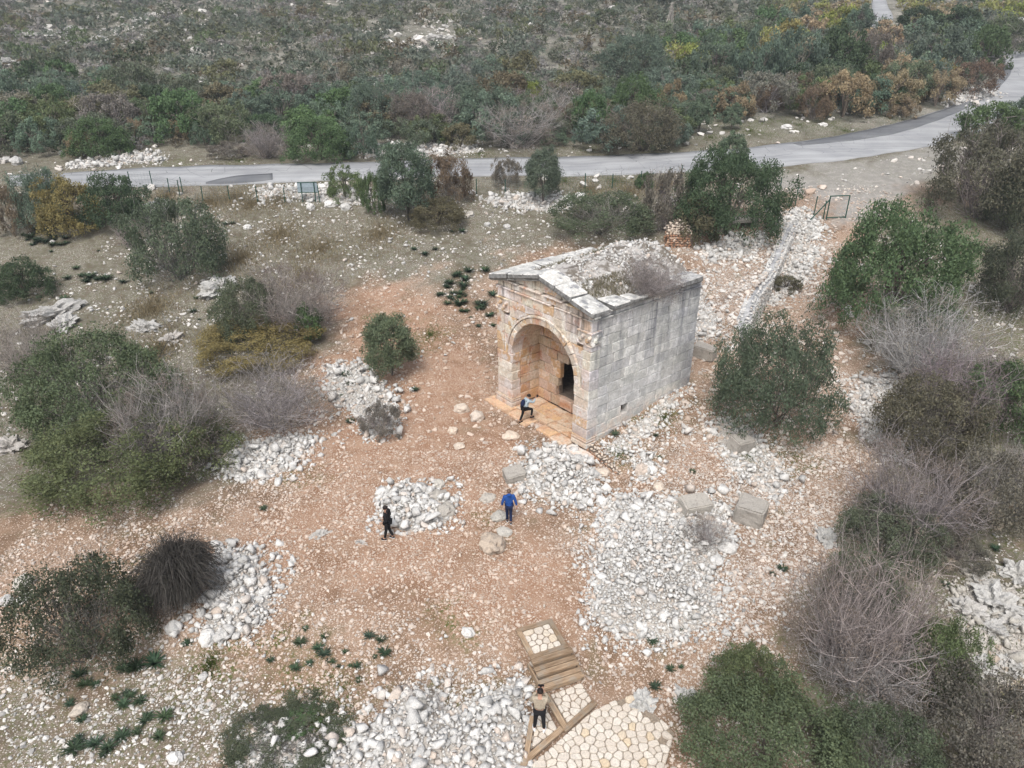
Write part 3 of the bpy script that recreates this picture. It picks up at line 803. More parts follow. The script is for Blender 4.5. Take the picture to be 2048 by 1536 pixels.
basis_wall("retaining_wall", WA + WN * .05, WB + WN * .05, wtop, wbase, .9, .27, "rubble", "long dry stone retaining wall tapering away behind the tomb", "wall", 21)
def T2W(x, b): return TP - NV * x + DV * b           # tomb x (right), b (back) -> world XY
basis_wall("retaining_wall", T2W(.22, .12), T2W(2.6, -.12), lambda f, p: .18 - .42 * f, lambda f, p: -.34, .34, .2, "rubble_warm", "low red stained stone wall beside the tomb's front corner pier", "wall", 22, .42)
p1 = ground(1332, 490); p2 = ground(1380, 488)
basis_wall("ruined_wall", p1[:2], p2[:2], lambda f, p: p1.z + 2.1 - 1.3 * abs(f - .45), lambda f, p: p1.z - .1, 1.2, .3, "rubble_warm", "ruined stump of rubble wall, orange at its foot, under the big dark bush", "wall", 23, 1.1)
# small collapsed chamber: a lintel slab over a dark gap
q = ground(1478, 458); e = empty("collapsed_chamber", q, .25); tag(e, "flat stone lintel over a dark gap below the big dark bush", "ruin")
for nm, x0, x1, y0, y1, z0, z1 in (("lintel", -1.7, 1.5, -.5, 1.2, .55, .85), ("support", -1.9, -1.2, -.3, 1.2, -.3, .54), ("support", 1.0, 1.7, -.3, 1.2, -.3, .54), ("back_wall", -1.2, 1.0, .9, 1.3, -.3, .54)):
    bev_box(nm, x0, x1, y0, y1, z0, z1, .05, ("dressed",), parent=e, jit=.06)

def worn_block(name, u, v, w, d, h, rz, label, tilt=(0, 0), mat="dressed", cat="stone block", lift=0.):
    g = ground(u, v); s = pxm(g)
    bm = bmesh.new(); bmesh.ops.create_cube(bm, size=1.0)
    for vv in bm.verts: vv.co += Vector([rb.uniform(-.05, .05) for _ in range(3)])
    bmesh.ops.bevel(bm, geom=bm.edges[:], offset=.07, segments=2, affect='EDGES')
    bmesh.ops.subdivide_edges(bm, edges=[e for e in bm.edges if e.calc_length() > .4], cuts=3, use_grid_fill=True)
    sd = Vector((u * .1, v * .1, 0))
    for vv in bm.verts: vv.co += vv.co.normalized() * .05 * mnoise.fractal(vv.co * 3 + sd, 1., 2., 3)
    me = bpy.data.meshes.new(name); bm.to_mesh(me); bm.free(); me.materials.append(M[mat])
    o = obj(name, me, None, (g.x, g.y, g.z + h * s * .42 + lift), (tilt[0], tilt[1], rz), (w * s, d * s, h * s))
    return tag(o, label, cat)
worn_block("fallen_block", 1028, 958, 42, 34, 24, .35, "squared grey block lying against the rubble heap before the porch", (.15, -.1))
worn_block("fallen_block", 1390, 1022, 62, 42, 30, .3, "long moulded grey block on the upper edge of the big rubble heap", (.1, .05))
worn_block("fallen_block", 1498, 1038, 58, 52, 46, -.5, "large cube of squared stone, rightmost of the fallen blocks by the big heap", (.1, .1))
worn_block("fallen_block", 1480, 898, 44, 36, 30, .5, "squared grey block lying under the small green tree", (.1, .1))
worn_block("fallen_block", 1408, 714, 42, 28, 26, -.6, "squared block against the tomb's far right corner", (0, .05))
worn_block("fallen_block", 1764, 694, 32, 26, 22, .6, "grey block beside the pale leafless shrub on the right", (.1, 0))
worn_block("fallen_block", 1545, 425, 26, 18, 12, .2, "flat pale slab at the top of the stony track", (0, .1), "rubble")

BL = [  # u, v, width px, height px, flat, rough, mesh material, label
    (923, 826, 30, .7, "rounded pale boulder left of the porch step, the farther of a pair", "rubble_warm"),
    (954, 842, 32, .75, "rounded boulder with orange underside, the nearer of the pair by the porch", "rubble_warm"),
    (1022, 880, 34, .5, "flat pinkish boulder just below the porch steps", "rubble_warm"),
    (905, 868, 22, .7, "small pale boulder on the red path left of the porch", "rubble_warm"),
    (918, 898, 24, .5, "flat pinkish boulder between the path and the porch", "rubble_warm"),
    (983, 1106, 56, .75, "big pitted white boulder in the middle of the path", "boulder"),
    (997, 1042, 34, .45, "flat pitted rock beside the person in blue", "boulder"),
    (1008, 1072, 34, .35, "low flat rock just above the pitted boulder", "boulder"),
    (975, 1004, 34, .3, "flat bedrock hump left of the person in blue", "boulder"),
    (935, 1276, 26, .9, "lone rounded white boulder on the gravel left of the wooden steps", "rubble"),
    (891, 1034, 44, .65, "largest grey boulder on the right edge of the heap by the black figure", "dressed"),
    (876, 1003, 38, .6, "grey boulder on the upper right of the heap by the black figure", "dressed"),
    (878, 976, 26, .7, "pale boulder just above the heap by the black figure", "boulder"),
    (344, 1270, 34, .9, "pale angular boulder below the dark broom bush", "rubble"),
    (411, 1290, 38, .8, "white boulder with flat top, left of two at the small heap's foot", "rubble"),
    (438, 1282, 28, .8, "white boulder, right of two at the small heap's foot", "rubble"),
    (42, 1182, 44, .8, "pitted white boulder, largest of three at the left edge", "boulder"),
    (46, 1208, 30, .7, "white boulder in front of the pitted one at the left edge", "rubble"),
    (8, 1212, 30, .7, "white boulder cut by the left edge of the photograph", "rubble"),
    (1284, 950, 30, .9, "tallest boulder of the small cluster right of the red wall", "rubble"),
    (1303, 946, 24, .8, "right boulder of the small cluster beside the red wall", "rubble"),
    (1319, 981, 26, .6, "flat pale boulder on the orange earth right of the porch", "rubble_warm"),
    (1205, 952, 30, .45, "flat pinkish rock right of the heap before the porch", "rubble_warm"),
    (1204, 1012, 26, .9, "white boulder left of the upper edge of the big heap", "rubble"),
    (1458, 1108, 36, .8, "white boulder at the lower right of the dead shrub on the heap", "rubble"),
    (1436, 1128, 28, .5, "flat white rock below the dead shrub on the big heap", "rubble"),
    (494, 459, 16, .8, "lone white boulder in the dry grass field", "rubble"), (620, 420, 20, .9, "tall white boulder below the sign board", "rubble"),
    (660, 415, 26, .7, "white boulder, left of the group right of the sign board", "rubble"), (690, 420, 24, .7, "white boulder, right of the group right of the sign board", "rubble"),
    (934, 436, 30, .6, "pale boulder in the field right of the slender olive clump", "boulder"), (1014, 458, 16, .8, "small white boulder in the field left of the tomb roof", "rubble"), (975, 453, 14, .8, "smallest white boulder in the field left of the tomb roof", "rubble"),
    (1135, 405, 28, .6, "white boulder to the right of the slender grey olive tree", "rubble"), (1160, 398, 26, .6, "second white boulder right of the slender grey olive tree", "rubble"), (1180, 412, 20, .7, "third white boulder right of the slender grey olive tree", "rubble"),
    (30, 330, 26, .8, "white boulder at the far left verge beyond the road", "rubble"), (1575, 258, 22, .5, "white boulder on the green verge inside the bend", "rubble"), (1648, 252, 20, .4, "flat white boulder on the verge inside the bend", "rubble"),
    (758, 785, 18, .8, "pale boulder right of the squill clump below the light green tree", "rubble"), (1735, 690, 14, .8, "pale stone by the right end of the pale leafless shrub", "rubble"),
    (1697, 622, 16, .8, "pale stone, upper of two by the large green bush", "rubble"), (1702, 634, 16, .8, "pale stone, lower of two by the large green bush", "rubble"),
    (155, 1430, 36, .5, "half buried boulder among squills at the lower left", "boulder"), (347, 1528, 30, .8, "white boulder at the lower edge of the photograph", "rubble"), (405, 1360, 20, .7, "white stone among squills left of centre", "rubble"),
    (1905, 1140, 34, .7, "white rock in the grass above the right hand outcrop", "boulder"), (1995, 1060, 30, .9, "white rock at the right edge among grey shrubs", "boulder"), (828, 1432, 50, .7, "grey boulder in the middle of the bottom heap", "boulder"), (812, 1402, 26, 1., "pointed white stone on top of the bottom heap", "rubble"),
]
for k, (u, v, w, fl, lab, mt) in enumerate(BL):
    g = ground(u, v); s = pxm(g)
    o = obj("boulder", lump(k + 1, 3, .3, 1., 1.5, mt, .5 if mt == "boulder" else 0., .06), None, (g.x, g.y + w * s * .3, g.z + w * s * fl * .22), (0, 0, k * 1.7), (w * s, w * s * .85, w * s * fl))
    tag(o, lab, "boulder")
OUT = [(1990, 1205, 84, 50, "largest pitted bedrock knob of the outcrop at the lower right"), (1935, 1222, 56, 36, "bedrock knob left of the largest one in the outcrop"), (2035, 1150, 60, 40, "bedrock knob at the right edge above the outcrop"), (1965, 1330, 44, 30, "bedrock lump below the outcrop"), (1962, 1165, 40, 26, "small bedrock knob above the outcrop"), (2030, 1240, 60, 36, "bedrock knob at the right edge, lowest of the outcrop"), (1985, 1258, 50, 26, "low bedrock hump in front of the largest knob"), (2020, 1330, 40, 30, "rounded rock at the right edge below the outcrop"),
       (110, 628, 110, 32, "bedrock ridge at the left edge beyond the grey shrubs"), (130, 648, 70, 26, "lower white bedrock knob at the left"), (290, 655, 70, 22, "flat white bedrock between the left hand bushes"), (345, 678, 40, 20, "small white bedrock right of the flat one"), (440, 575, 90, 30, "white stony outcrop below the twiggy bush"),
       (320, 415, 70, 24, "white bedrock beside the yellowish bush by the fence"), (20, 895, 60, 34, "grey bedrock at the left edge near the large green bush"), (1285, 1405, 60, 26, "low flat bedrock right of the wooden steps"), (1370, 1395, 50, 24, "flat rock at the corner of the paving"), (720, 1085, 30, 8, "barely showing flat rock left of the black figure"), (640, 1070, 40, 14, "flat pale rock left of the small heap"),
       (1650, 1075, 60, 22, "cluster of white rock on the right hand track"), (1350, 1222, 60, 26, "pale rock on the right part of the big heap"),
       (60, 75, 70, 14, "white rock patch on the far left hillside"), (150, 62, 60, 12, "white rock streak on the far hillside"), (200, 82, 70, 14, "second white rock streak on the far hillside"), (280, 45, 40, 12, "white rock on the upper left hillside"), (340, 65, 50, 10, "white rock right of the upper left streaks"), (370, 195, 50, 14, "white rock above the rusty pole"), (440, 182, 36, 10, "white rock on the slope right of the rusty pole"), (880, 78, 50, 12, "white rock showing between far shrubs"), (15, 130, 50, 20, "pale rock slope at the left edge"), (120, 160, 50, 10, "low rock band at the left"), (1050, 20, 60, 12, "white rock at the top of the hillside"), (395, 112, 40, 8, "small rock band on the far slope")]
for k, (u, v, w, h, lab) in enumerate(OUT):
    g = ground(u, v); s = pxm(g)
    o = obj("bedrock", lump(200 + k, 4, .6, 1., 3.0, "outcrop", .9, .16), None, (g.x, g.y, g.z - .05), (0, 0, k * .9), (w * s, h * s * 1.7, min(1.9, h * s * 1.25)))
    tag(o, lab, "rock")

# ------------------------------------------------------------------ heaps of stones
def heap(poly_px, size, height, label, mat, seed, cap=220, name="rubble_heap", fill=1.0):
    r = np.random.default_rng(seed); poly = polyW(poly_px); c = poly.mean(0)
    root = empty(name, (c[0], c[1], h1(*c))); tag(root, label, "rubble heap"); o = np.array(root.location)
    lo, hi = poly.min(0) - .3, poly.max(0) + .3
    def prof(P):
        d = -sdist(P, poly)
        return height * sstep(-.25, max(.9, min(np.ptp(poly[:, 0]), np.ptp(poly[:, 1])) * .4), d), d
    # mound of small stuff under the stones
    n = 26; gx_, gy_ = np.meshgrid(np.linspace(lo[0], hi[0], n), np.linspace(lo[1], hi[1], n))
    G = np.column_stack([gx_.ravel(), gy_.ravel()]); hp, d = prof(G)
    zz = hgt(G[:, 0], G[:, 1]) + np.where(d > .0, hp * .85 + .01, -.15)
    i = (np.arange(n - 1)[:, None] * n + np.arange(n - 1)[None]).ravel()
    obj("mound", mesh("mound", np.column_stack([G, zz]) - o, np.stack([i, i + 1, i + n + 1, i + n], 1), M["mound"], True), root)
    pts = []
    for layer, sc_ in ((0, 1.), (1, 1.), (2, .6)):
        st = size * .8 * sc_
        X_, Y_ = np.meshgrid(np.arange(lo[0], hi[0], st), np.arange(lo[1], hi[1], st * .87))
        X_[1::2] += st / 2
        Q = np.column_stack([X_.ravel(), Y_.ravel()]) + r.uniform(-.33, .33, (X_.size, 2)) * st + layer * st * .37
        hp, d = prof(Q)
        k = d > np.where(r.random(len(Q)) < .5, r.uniform(-.3, .2, len(Q)), -r.exponential(.85, len(Q)))
        if fill < .5: k &= r.random(len(Q)) < .62 + .3 * fill
        if layer == 1: k &= r.random(len(Q)) < .4
        Q, hp = Q[k], hp[k]
        S = size * sc_ * np.clip(r.lognormal(-.12, .46, len(Q)), .4, 2.5)
        pts.append(np.column_stack([Q, hgt(Q[:, 0], Q[:, 1]) + hp + S * (.08 + .3 * (layer == 1)), S]))
    A = np.concatenate(pts); A = A[np.argsort(-A[:, 3] * (1 + .4 * r.random(len(A))))]
    for k, (x, y, z, s_) in enumerate(A[:cap]):
        obj("stone", rock_mesh(int(r.integers(0, 10)), mat), root, np.array((x, y, z)) - o, (r.normal(0, .5), r.normal(0, .5), r.uniform(0, 6.28)), (s_ * r.uniform(.85, 1.25), s_, s_ * r.uniform(.75, 1.1)))
    if len(A) > cap:
        tag(obj("small_stones", joined_rocks("small_stones", A[cap:, :3], A[cap:, 3], mat, seed, .5, o, SMALL), root), kind="stuff")
    return root
heap([(1065, 905), (1120, 890), (1180, 925), (1205, 985), (1165, 1020), (1090, 1000), (1030, 965)], .34, .45, "heap of white rubble in front of the tomb's porch", "rubble", 31)
heap([(760, 985), (810, 965), (880, 985), (912, 1030), (870, 1060), (800, 1062), (758, 1030)], .34, .3, "heap of pale rubble beside the figure in black", "rubble", 32)
heap([(1210, 1060), (1280, 1040), (1400, 1045), (1440, 1090), (1420, 1170), (1445, 1240), (1340, 1290), (1240, 1275), (1175, 1235), (1190, 1150)], .23, .55, "largest heap of white rubble, right of the path", "rubble", 33, 300)
heap([(1195, 1000), (1260, 990), (1330, 1000), (1450, 1010), (1470, 1090), (1420, 1060), (1340, 1045), (1215, 1055)], .38, .2, "band of coarse white rubble along the top of the largest heap", "rubble", 34)
heap([(440, 1095), (500, 1100), (545, 1160), (540, 1230), (480, 1280), (410, 1270), (420, 1190)], .3, .35, "white rubble heap on the right of the dark broom bush", "rubble", 35)
heap([(445, 900), (520, 885), (600, 870), (640, 880), (570, 945), (480, 960), (440, 940)], .34, .2, "patch of white rubble below the purple grey leafless shrub", "rubble", 36)
heap([(640, 1490), (740, 1450), (790, 1385), (870, 1378), (900, 1420), (1000, 1370), (1052, 1350), (1058, 1420), (1048, 1560), (620, 1570)], .32, .35, "wide heap of white rubble along the bottom left of the wooden steps", "rubble", 37, 300)
heap([(650, 730), (720, 725), (780, 780), (800, 850), (740, 885), (700, 830), (650, 790)], .34, .12, "strip of scattered white rubble left of the red path", "rubble", 38, 160, fill=0.)
heap([(1270, 925), (1300, 920), (1315, 945), (1290, 962), (1268, 950)], .3, .25, "small cluster of white stones right of the red wall", "rubble", 39)
heap([(1560, 600), (1610, 560), (1640, 500), (1600, 470), (1575, 530), (1540, 610)], .25, .1, "spill of white rubble along the foot of the long wall", "rubble", 40, 150, fill=.5)
heap([(1590, 420), (1640, 440), (1640, 480), (1580, 465), (1555, 440)], .35, .12, "white rubble around the head of the track by the gate", "rubble", 41, 120, fill=.5)
heap([(520, 1440), (470, 1536), (640, 1545), (660, 1490), (600, 1470)], .3, .05, "loose stones around the low shrub at the bottom edge", "rubble", 42, 90, fill=0.)
heap([(1900, 1180), (1960, 1150), (2040, 1180), (2060, 1330), (1980, 1360), (1930, 1290)], .3, .05, "broken rubble between the knobs of the right hand outcrop", "boulder", 53, 120, fill=0.)
heap([(1400, 500), (1470, 470), (1530, 480), (1500, 510), (1420, 525)], .45, .1, "line of coarse rubble along the back of the terrace", "rubble", 43, 100, fill=.4)
heap([(1000, 395), (1060, 385), (1130, 395), (1120, 425), (1010, 415), (960, 400)], .45, .1, "white field stones around the slender grey olive tree", "rubble", 44, 120, fill=0.)
heap([(500, 380), (600, 372), (760, 385), (720, 410), (620, 400), (510, 398)], .4, .06, "white field stones along the fence by the sign board", "rubble", 45, 120, fill=0.)
heap([(130, 330), (200, 318), (300, 305), (330, 322), (240, 328), (150, 338)], .45, .1, "bank of white stones on the far verge at the left", "rubble", 46, 140, fill=.2)
heap([(720, 300), (800, 290), (950, 285), (960, 305), (830, 312), (740, 315)], .45, .06, "strip of white stones on the far verge at the middle", "rubble", 47, 140, fill=.0)
heap([(1895, 205), (1940, 185), (1990, 180), (1985, 192), (1930, 205), (1895, 215)], .5, .2, "bank of white stones inside the bend of the road", "rubble", 48, 120, fill=.3)
heap([(1720, 760), (1790, 740), (1830, 850), (1800, 920), (1740, 880), (1700, 820)], .25, .03, "scatter of grey stones between the track and the grey shrubs", "rubble", 49, 120, fill=.0)
heap([(1440, 830), (1500, 850), (1580, 950), (1560, 1000), (1480, 960), (1430, 900)], .27, .03, "scatter of white stones below the small green tree", "rubble", 50, 140, fill=.0)
heap([(1330, 590), (1400, 570), (1440, 640), (1400, 700)], .3, .03, "loose stones behind the tomb's right rear corner", "rubble", 51, 80, fill=.0)
heap([(1205, 895), (1290, 830), (1340, 790), (1375, 775), (1330, 830), (1260, 900), (1230, 930)], .26, .06, "narrow spill of stones along the foot of the tomb's side wall", "rubble", 52, 140, fill=.2)

# loose single stones on the open ground
LOOSE = [("on the red gravel around the path", "rubble_warm", [(250, 1010, 1190, 1250)], 70), ("on the mossy ground at the lower left", "rubble", [(0, 1270, 900, 1530)], 90), ("in the dry grass left of the tomb", "rubble", [(30, 440, 980, 720)], 80), ("on the gravel right of the big heap", "rubble", [(1430, 1040, 1690, 1360)], 60)]
for where, mt, boxes, n in LOOSE:
    for k in range(n):
        u, v = rng.uniform(boxes[0][0], boxes[0][2]), rng.uniform(boxes[0][1], boxes[0][3])
        g = ground(u, v); s = pxm(g) * rng.uniform(8, 15)
        o = obj("loose_stone", rock_mesh(k, mt), None, (g.x, g.y, g.z + s * .15), (rng.normal(0, .3), rng.normal(0, .3), rng.uniform(0, 6)), (s, s * .9, s * .8))
        tag(o, f"small pale loose stone lying {where}", "stone", f"loose stones {where}")

# ------------------------------------------------------------------ pebbles: too many to count
def pebbles(name, P, S, tintv, seed, label):
    """points carry size and tint; one of several pebble shapes is placed on each"""
    me = bpy.data.meshes.new(name); me.vertices.add(len(P)); me.vertices.foreach_set("co", P.astype(np.float32).ravel())
    for k, v in (("size", S), ("tint", tintv)):
        a = me.attributes.new(k, 'FLOAT', 'POINT'); a.data.foreach_set("value", v.astype(np.float32))
    me.update()
    ng = bpy.data.node_groups.new("pebble_scatter", 'GeometryNodeTree')
    ng.interface.new_socket("Geometry", in_out='INPUT', socket_type='NodeSocketGeometry'); ng.interface.new_socket("Geometry", in_out='OUTPUT', socket_type='NodeSocketGeometry')
    n, l = ng.nodes, ng.links
    gi, go = n.new("NodeGroupInput"), n.new("NodeGroupOutput")
    join = n.new("GeometryNodeJoinGeometry")
    for k in range(6):
        ico = n.new("GeometryNodeMeshIcoSphere"); ico.inputs["Radius"].default_value = .5; ico.inputs["Subdivisions"].default_value = 1
        sp = n.new("GeometryNodeSetPosition"); l.new(ico.outputs[0], sp.inputs["Geometry"])
        rv = n.new("FunctionNodeRandomValue"); rv.data_type = 'FLOAT_VECTOR'
        rv.inputs[0].default_value = (-.16, -.16, -.12); rv.inputs[1].default_value = (.16, .16, .12); rv.inputs["Seed"].default_value = k + seed
        l.new(rv.outputs[0], sp.inputs["Offset"])
        tf = n.new("GeometryNodeTransform"); tf.inputs["Scale"].default_value = (1.1, .85 + .05 * (k % 3), .62); l.new(sp.outputs[0], tf.inputs[0])
        sm = n.new("GeometryNodeSetMaterial"); sm.inputs["Material"].default_value = M["pebble"]; l.new(tf.outputs[0], sm.inputs[0])
        g2 = n.new("GeometryNodeGeometryToInstance"); l.new(sm.outputs[0], g2.inputs[0]); l.new(g2.outputs[0], join.inputs[0])
    iop = n.new("GeometryNodeInstanceOnPoints"); l.new(gi.outputs[0], iop.inputs["Points"]); l.new(join.outputs[0], iop.inputs["Instance"])
    iop.inputs["Pick Instance"].default_value = True
    na = n.new("GeometryNodeInputNamedAttribute"); na.data_type = 'FLOAT'; na.inputs["Name"].default_value = "size"; l.new(na.outputs[0], iop.inputs["Scale"])
    rr = n.new("FunctionNodeRandomValue"); rr.data_type = 'FLOAT_VECTOR'; rr.inputs[0].default_value = (-.5, -.5, 0); rr.inputs[1].default_value = (.5, .5, 6.28); l.new(rr.outputs[0], iop.inputs["Rotation"])
    ri = n.new("FunctionNodeRandomValue"); ri.data_type = 'INT'; ri.inputs[4].default_value = 0; ri.inputs[5].default_value = 5; l.new(ri.outputs[2], iop.inputs["Instance Index"])
    l.new(iop.outputs[0], go.inputs[0])
    o = obj(name, me); o.modifiers.new("scatter", 'NODES').node_group = ng
    return tag(o, label, kind="stuff")
TOMB_FOOT = np.array([T2W(.2, -.2), T2W(.2, TL + .1), T2W(-TW - .1, TL + .1), T2W(-TW - .1, -.2)])
def scatter(n, x0, x1, y0, y1, dens, smin, smean, seed):
    r = np.random.default_rng(seed)
    P = np.column_stack([r.uniform(x0, x1, n), r.uniform(y0, y1, n)])
    P = P[np.abs(P[:, 0]) < P[:, 1] * .86 + 3]
    z = zones(P); patch = np.array([mnoise.noise(Vector((x * .45, y * .45, seed))) for x, y in P])
    keep = r.random(len(P)) < dens(z, patch, P)
    keep &= sdist(P, TOMB_FOOT) > .05
    if y1 > 90: keep &= sdist(P, polyW(UP + LO[::-1])) > .2
    P = P[keep]; z = [q[keep] for q in z]
    S = np.clip(r.gamma(1.5, smean / 1.5, len(P)), smin, smean * 3.6) * (1 + .3 * z[2])
    t = np.clip(.22 + .6 * z[2] + .85 * z[1] - .35 * z[0] + r.normal(0, .25, len(P)), 0, 1)
    return np.column_stack([P, hgt(P[:, 0], P[:, 1]) + S * .12]), S, t
PAVE = np.array([(.62, 15.5), (1.05, 16.35), (2.2, 16.9), (4.1, 16.73), (5.2, 15.27), (4.3, 14.3), (3.7, 13.2), (.2, 13.2)])
def near_d(z, patch, P):
    d = .5 + .55 * patch + .35 * z[2] + .05 * z[0] - .42 * z[1]
    return np.where(sdist(P, PAVE) < -.3, .04, np.where(sdist(P, PAVE) < -.05, .3 * d, d))
P, S, t = scatter(190000, -21, 21, 12.3, 31, near_d, .026, .05, 1)
pebbles("gravel", P, S, t, 1, "pinkish white gravel strewn over the red earth in the foreground")
P, S, t = scatter(90000, -34, 34, 31, 66, lambda z, p, P: .45 + .5 * p + .45 * z[2] - .25 * z[1] - .05 * z[0], .04, .095, 2)
pebbles("gravel", P, S, t, 2, "pale gravel strewn over the terrace and the dry field")
P, S, t = scatter(9000, -70, 80, 64, 110, lambda z, p, P: .25 + 1.1 * p, .12, .3, 3)
pebbles("gravel", P, S, t, 3, "white stones strewn along both verges of the road")
P, S, t = scatter(9000, -150, 60, 98, 210, lambda z, p, P: np.clip(1.6 * np.array([mnoise.noise(Vector((x * .035, y * .035, 5.))) for x, y in P]) + .12 - .004 * (P[:, 0] + 40), 0, 1), .25, .6, 4)
pebbles("hillside_rocks", P, S, t, 4, "pale rocks showing between the shrubs of the far hillside")

# ================================================================== PAVING AND WOODEN STEPS
def clip_half(poly, p, n):
    """keep the part of a polygon where (q - p).n <= 0"""
    out = []
    for i in range(len(poly)):
        a, b = poly[i], poly[(i + 1) % len(poly)]
        da, db = np.dot(a - p, n), np.dot(b - p, n)
        if da <= 0: out.append(a)
        if da * db < 0: out.append(a + (b - a) * da / (da - db))
    return out
def cells(outline, spacing, seed, relax=2):
    """irregular stone outlines filling a convex outline"""
    r = np.random.default_rng(seed); O = np.array(outline, float)
    lo, hi = O.min(0), O.max(0); pts = []
    yy = lo[1]; row = 0
    while yy < hi[1]:
        xx = lo[0] + (row % 2) * spacing / 2
        while xx < hi[0]:
            q = np.array([xx, yy]) + r.uniform(-.42, .42, 2) * spacing
            if sdist(q[None], O)[0] < -.02: pts.append(q)
            xx += spacing
        yy += spacing * .9; row += 1
    pts = np.array(pts)
    for it in range(relax):
        C = []
        for i, p in enumerate(pts):
            poly = [q for q in O]
            d = np.hypot(*(pts - p).T); near = np.argsort(d)[1:14]
            for j in near:
                m = (p + pts[j]) / 2; poly = clip_half(poly, m, (pts[j] - p) / d[j])
                if len(poly) < 3: break
            C.append(np.array(poly))
        if it < relax - 1: pts = np.array([lerp(p, c.mean(0), .5) if len(c) > 2 else p for p, c in zip(pts, C)])
    return [c for c in C if len(c) > 2]
def paver_mesh(poly, thick, gap):
    c = poly.mean(0); d = c - poly; L = np.hypot(d[:, 0], d[:, 1])[:, None] + 1e-6
    Q = poly + d / L * np.minimum(gap, L * .4)
    # round the corners
    S = []
    for i in range(len(Q)):
        a, p, b = Q[i - 1], Q[i], Q[(i + 1) % len(Q)]
        S += [lerp(p, a, .2), lerp(p, b, .2)]
    S = np.array(S) - c; n = len(S)
    V = [(*(s * .88), rb.uniform(-.004, .004)) for s in S] + [(*s, -.018) for s in S] + [(*s, -thick) for s in S]
    F = [tuple(range(n))] + [(i, n + i, n + (i + 1) % n, (i + 1) % n) for i in range(n)] + [(n + i, 2 * n + i, 2 * n + (i + 1) % n, n + (i + 1) % n) for i in range(n)]
    return facing(mesh("paving_stone", V, F, M["paver"])), c
def pave(parent, o, outline, spacing, seed, z, zfn=None, gap=.022):
    for c in cells(outline, spacing, seed):
        if abs(.5 * (np.dot(c[:, 0], np.roll(c[:, 1], 1)) - np.dot(c[:, 1], np.roll(c[:, 0], 1)))) < .008: continue
        me, ce = paver_mesh(c, .12, gap)
        if zfn and (-sdist(ce[None], np.array(outline))[0] < .28) and (ce[0] > 2.9 or ce[1] > 16) and rb.random() < .4: continue
        zz = zfn(ce[0], ce[1]) if zfn else z
        obj("paving_stone", me, parent, np.array((ce[0], ce[1], zz + rb.uniform(-.008, .008))) - o, (rb.gauss(0, .015), rb.gauss(0, .015), 0))
ZP = -.84
AREA = [(.36, 13.1), (4.1, 13.1), (4.75, 14.3), (5.15, 15.2), (4.6, 15.95), (4.0, 16.6), (3.3, 16.33), (2.68, 16.0), (1.77, 15.18), (.62, 14.12)]
pv = empty("paving", (2.5, 14.6, ZP)); tag(pv, "irregular cream stone paving at the foot of the wooden steps", kind="structure")
po = np.array(pv.location)
pz = lambda x, y: max(h1(x, y) + .05, ZP - .02)
V = [(x, y, pz(x, y) - .075) for x, y in AREA]
bed = obj("paving_bed", mesh("paving_bed", np.array(V) - po, [tuple(range(len(V)))], M["paver_bed"]), pv)
pave(pv, po, AREA, .28, 1, ZP, pz, .013)

st = empty("wooden_steps", (1.2, 17.2, -.9)); tag(st, "weathered timber steps with stone filled landings in the foreground", "steps")
so = np.array(st.location)
U2 = np.array([1.37, .545]); U2 /= np.hypot(*U2); V2 = np.array([U2[1], -U2[0]])      # across, and down the steps
def timber(name, p0, p1, width, z, thick=.10, mat="wood"):
    """a sawn timber from p0 to p1 (its centre line), top face at z"""
    p0, p1 = np.array(p0, float), np.array(p1, float); L = np.hypot(*(p1 - p0)); a = math.atan2(p1[1] - p0[1], p1[0] - p0[0])
    bm = bmesh.new(); bmesh.ops.create_cube(bm, size=1.0)
    for v in bm.verts: v.co = Vector((v.co.x * L, v.co.y * width, v.co.z * thick))
    bmesh.ops.bevel(bm, geom=bm.edges[:], offset=.008, segments=1, affect='EDGES')
    me = bpy.data.meshes.new(name); bm.to_mesh(me); bm.free(); me.materials.append(M[mat])
    c = (p0 + p1) / 2
    return obj(name, me, st, np.array((c[0], c[1], z - thick / 2)) - so, (rb.gauss(0, .006), rb.gauss(0, .006), a))
O0 = np.array([.12, 18.87]); W_ = 1.42
def sp(u, v): return O0 + U2 * u + V2 * v
z0 = -.22
timber("rail", sp(0, .09), sp(W_, .09), .175, z0); timber("rail", sp(.09, .18), sp(.09, 1.28), .175, z0 + .001); timber("rail", sp(W_ - .09, .18), sp(W_ - .09, 1.28), .175, z0 + .001)
timber("rail", sp(.0, 1.37), sp(W_, 1.37), .175, z0); timber("tread", sp(-.03, 1.57), sp(W_ + .08, 1.57), .20, z0 - .004)
q0 = empty("landing_infill"); q0.parent = st; q0.location = (0, 0, 0)
inner = [sp(.18, .18), sp(W_ - .18, .18), sp(W_ - .18, 1.28), sp(.18, 1.28)]
obj("infill_bed", mesh("infill_bed", np.array([(*p, z0 - .05) for p in inner]) - so, [(0, 1, 2, 3)], M["paver_bed"]), q0)
pave(q0, so, inner, .29, 5, z0 - .02)
vv = 1.67
for k in range(3):
    zt = z0 - .155 * k
    timber("riser", sp(.02, vv - .07), sp(W_ + .02, vv - .07), .05, zt - .102, .16)
    if k < 2:
        timber("tread", sp(-.02, vv + .12), sp(W_ + .1, vv + .115), .175, zt - .155); timber("tread", sp(-.02, vv + .325), sp(W_ + .1, vv + .325), .18, zt - .157)
        vv += .42
for sgn, u in ((0, -.05), (1, W_ + .08)):
    timber("stringer", sp(u, 1.3), sp(u, vv - .06), .06, z0 - .3, .3)
LL, LB, LR = sp(.08, vv + .03), np.array([1.71, 15.28]), np.array([2.74, 16.25])
zl = z0 - .155 * 3 - .10
tw = lambda a, b: (b - a) / np.hypot(*(b - a))
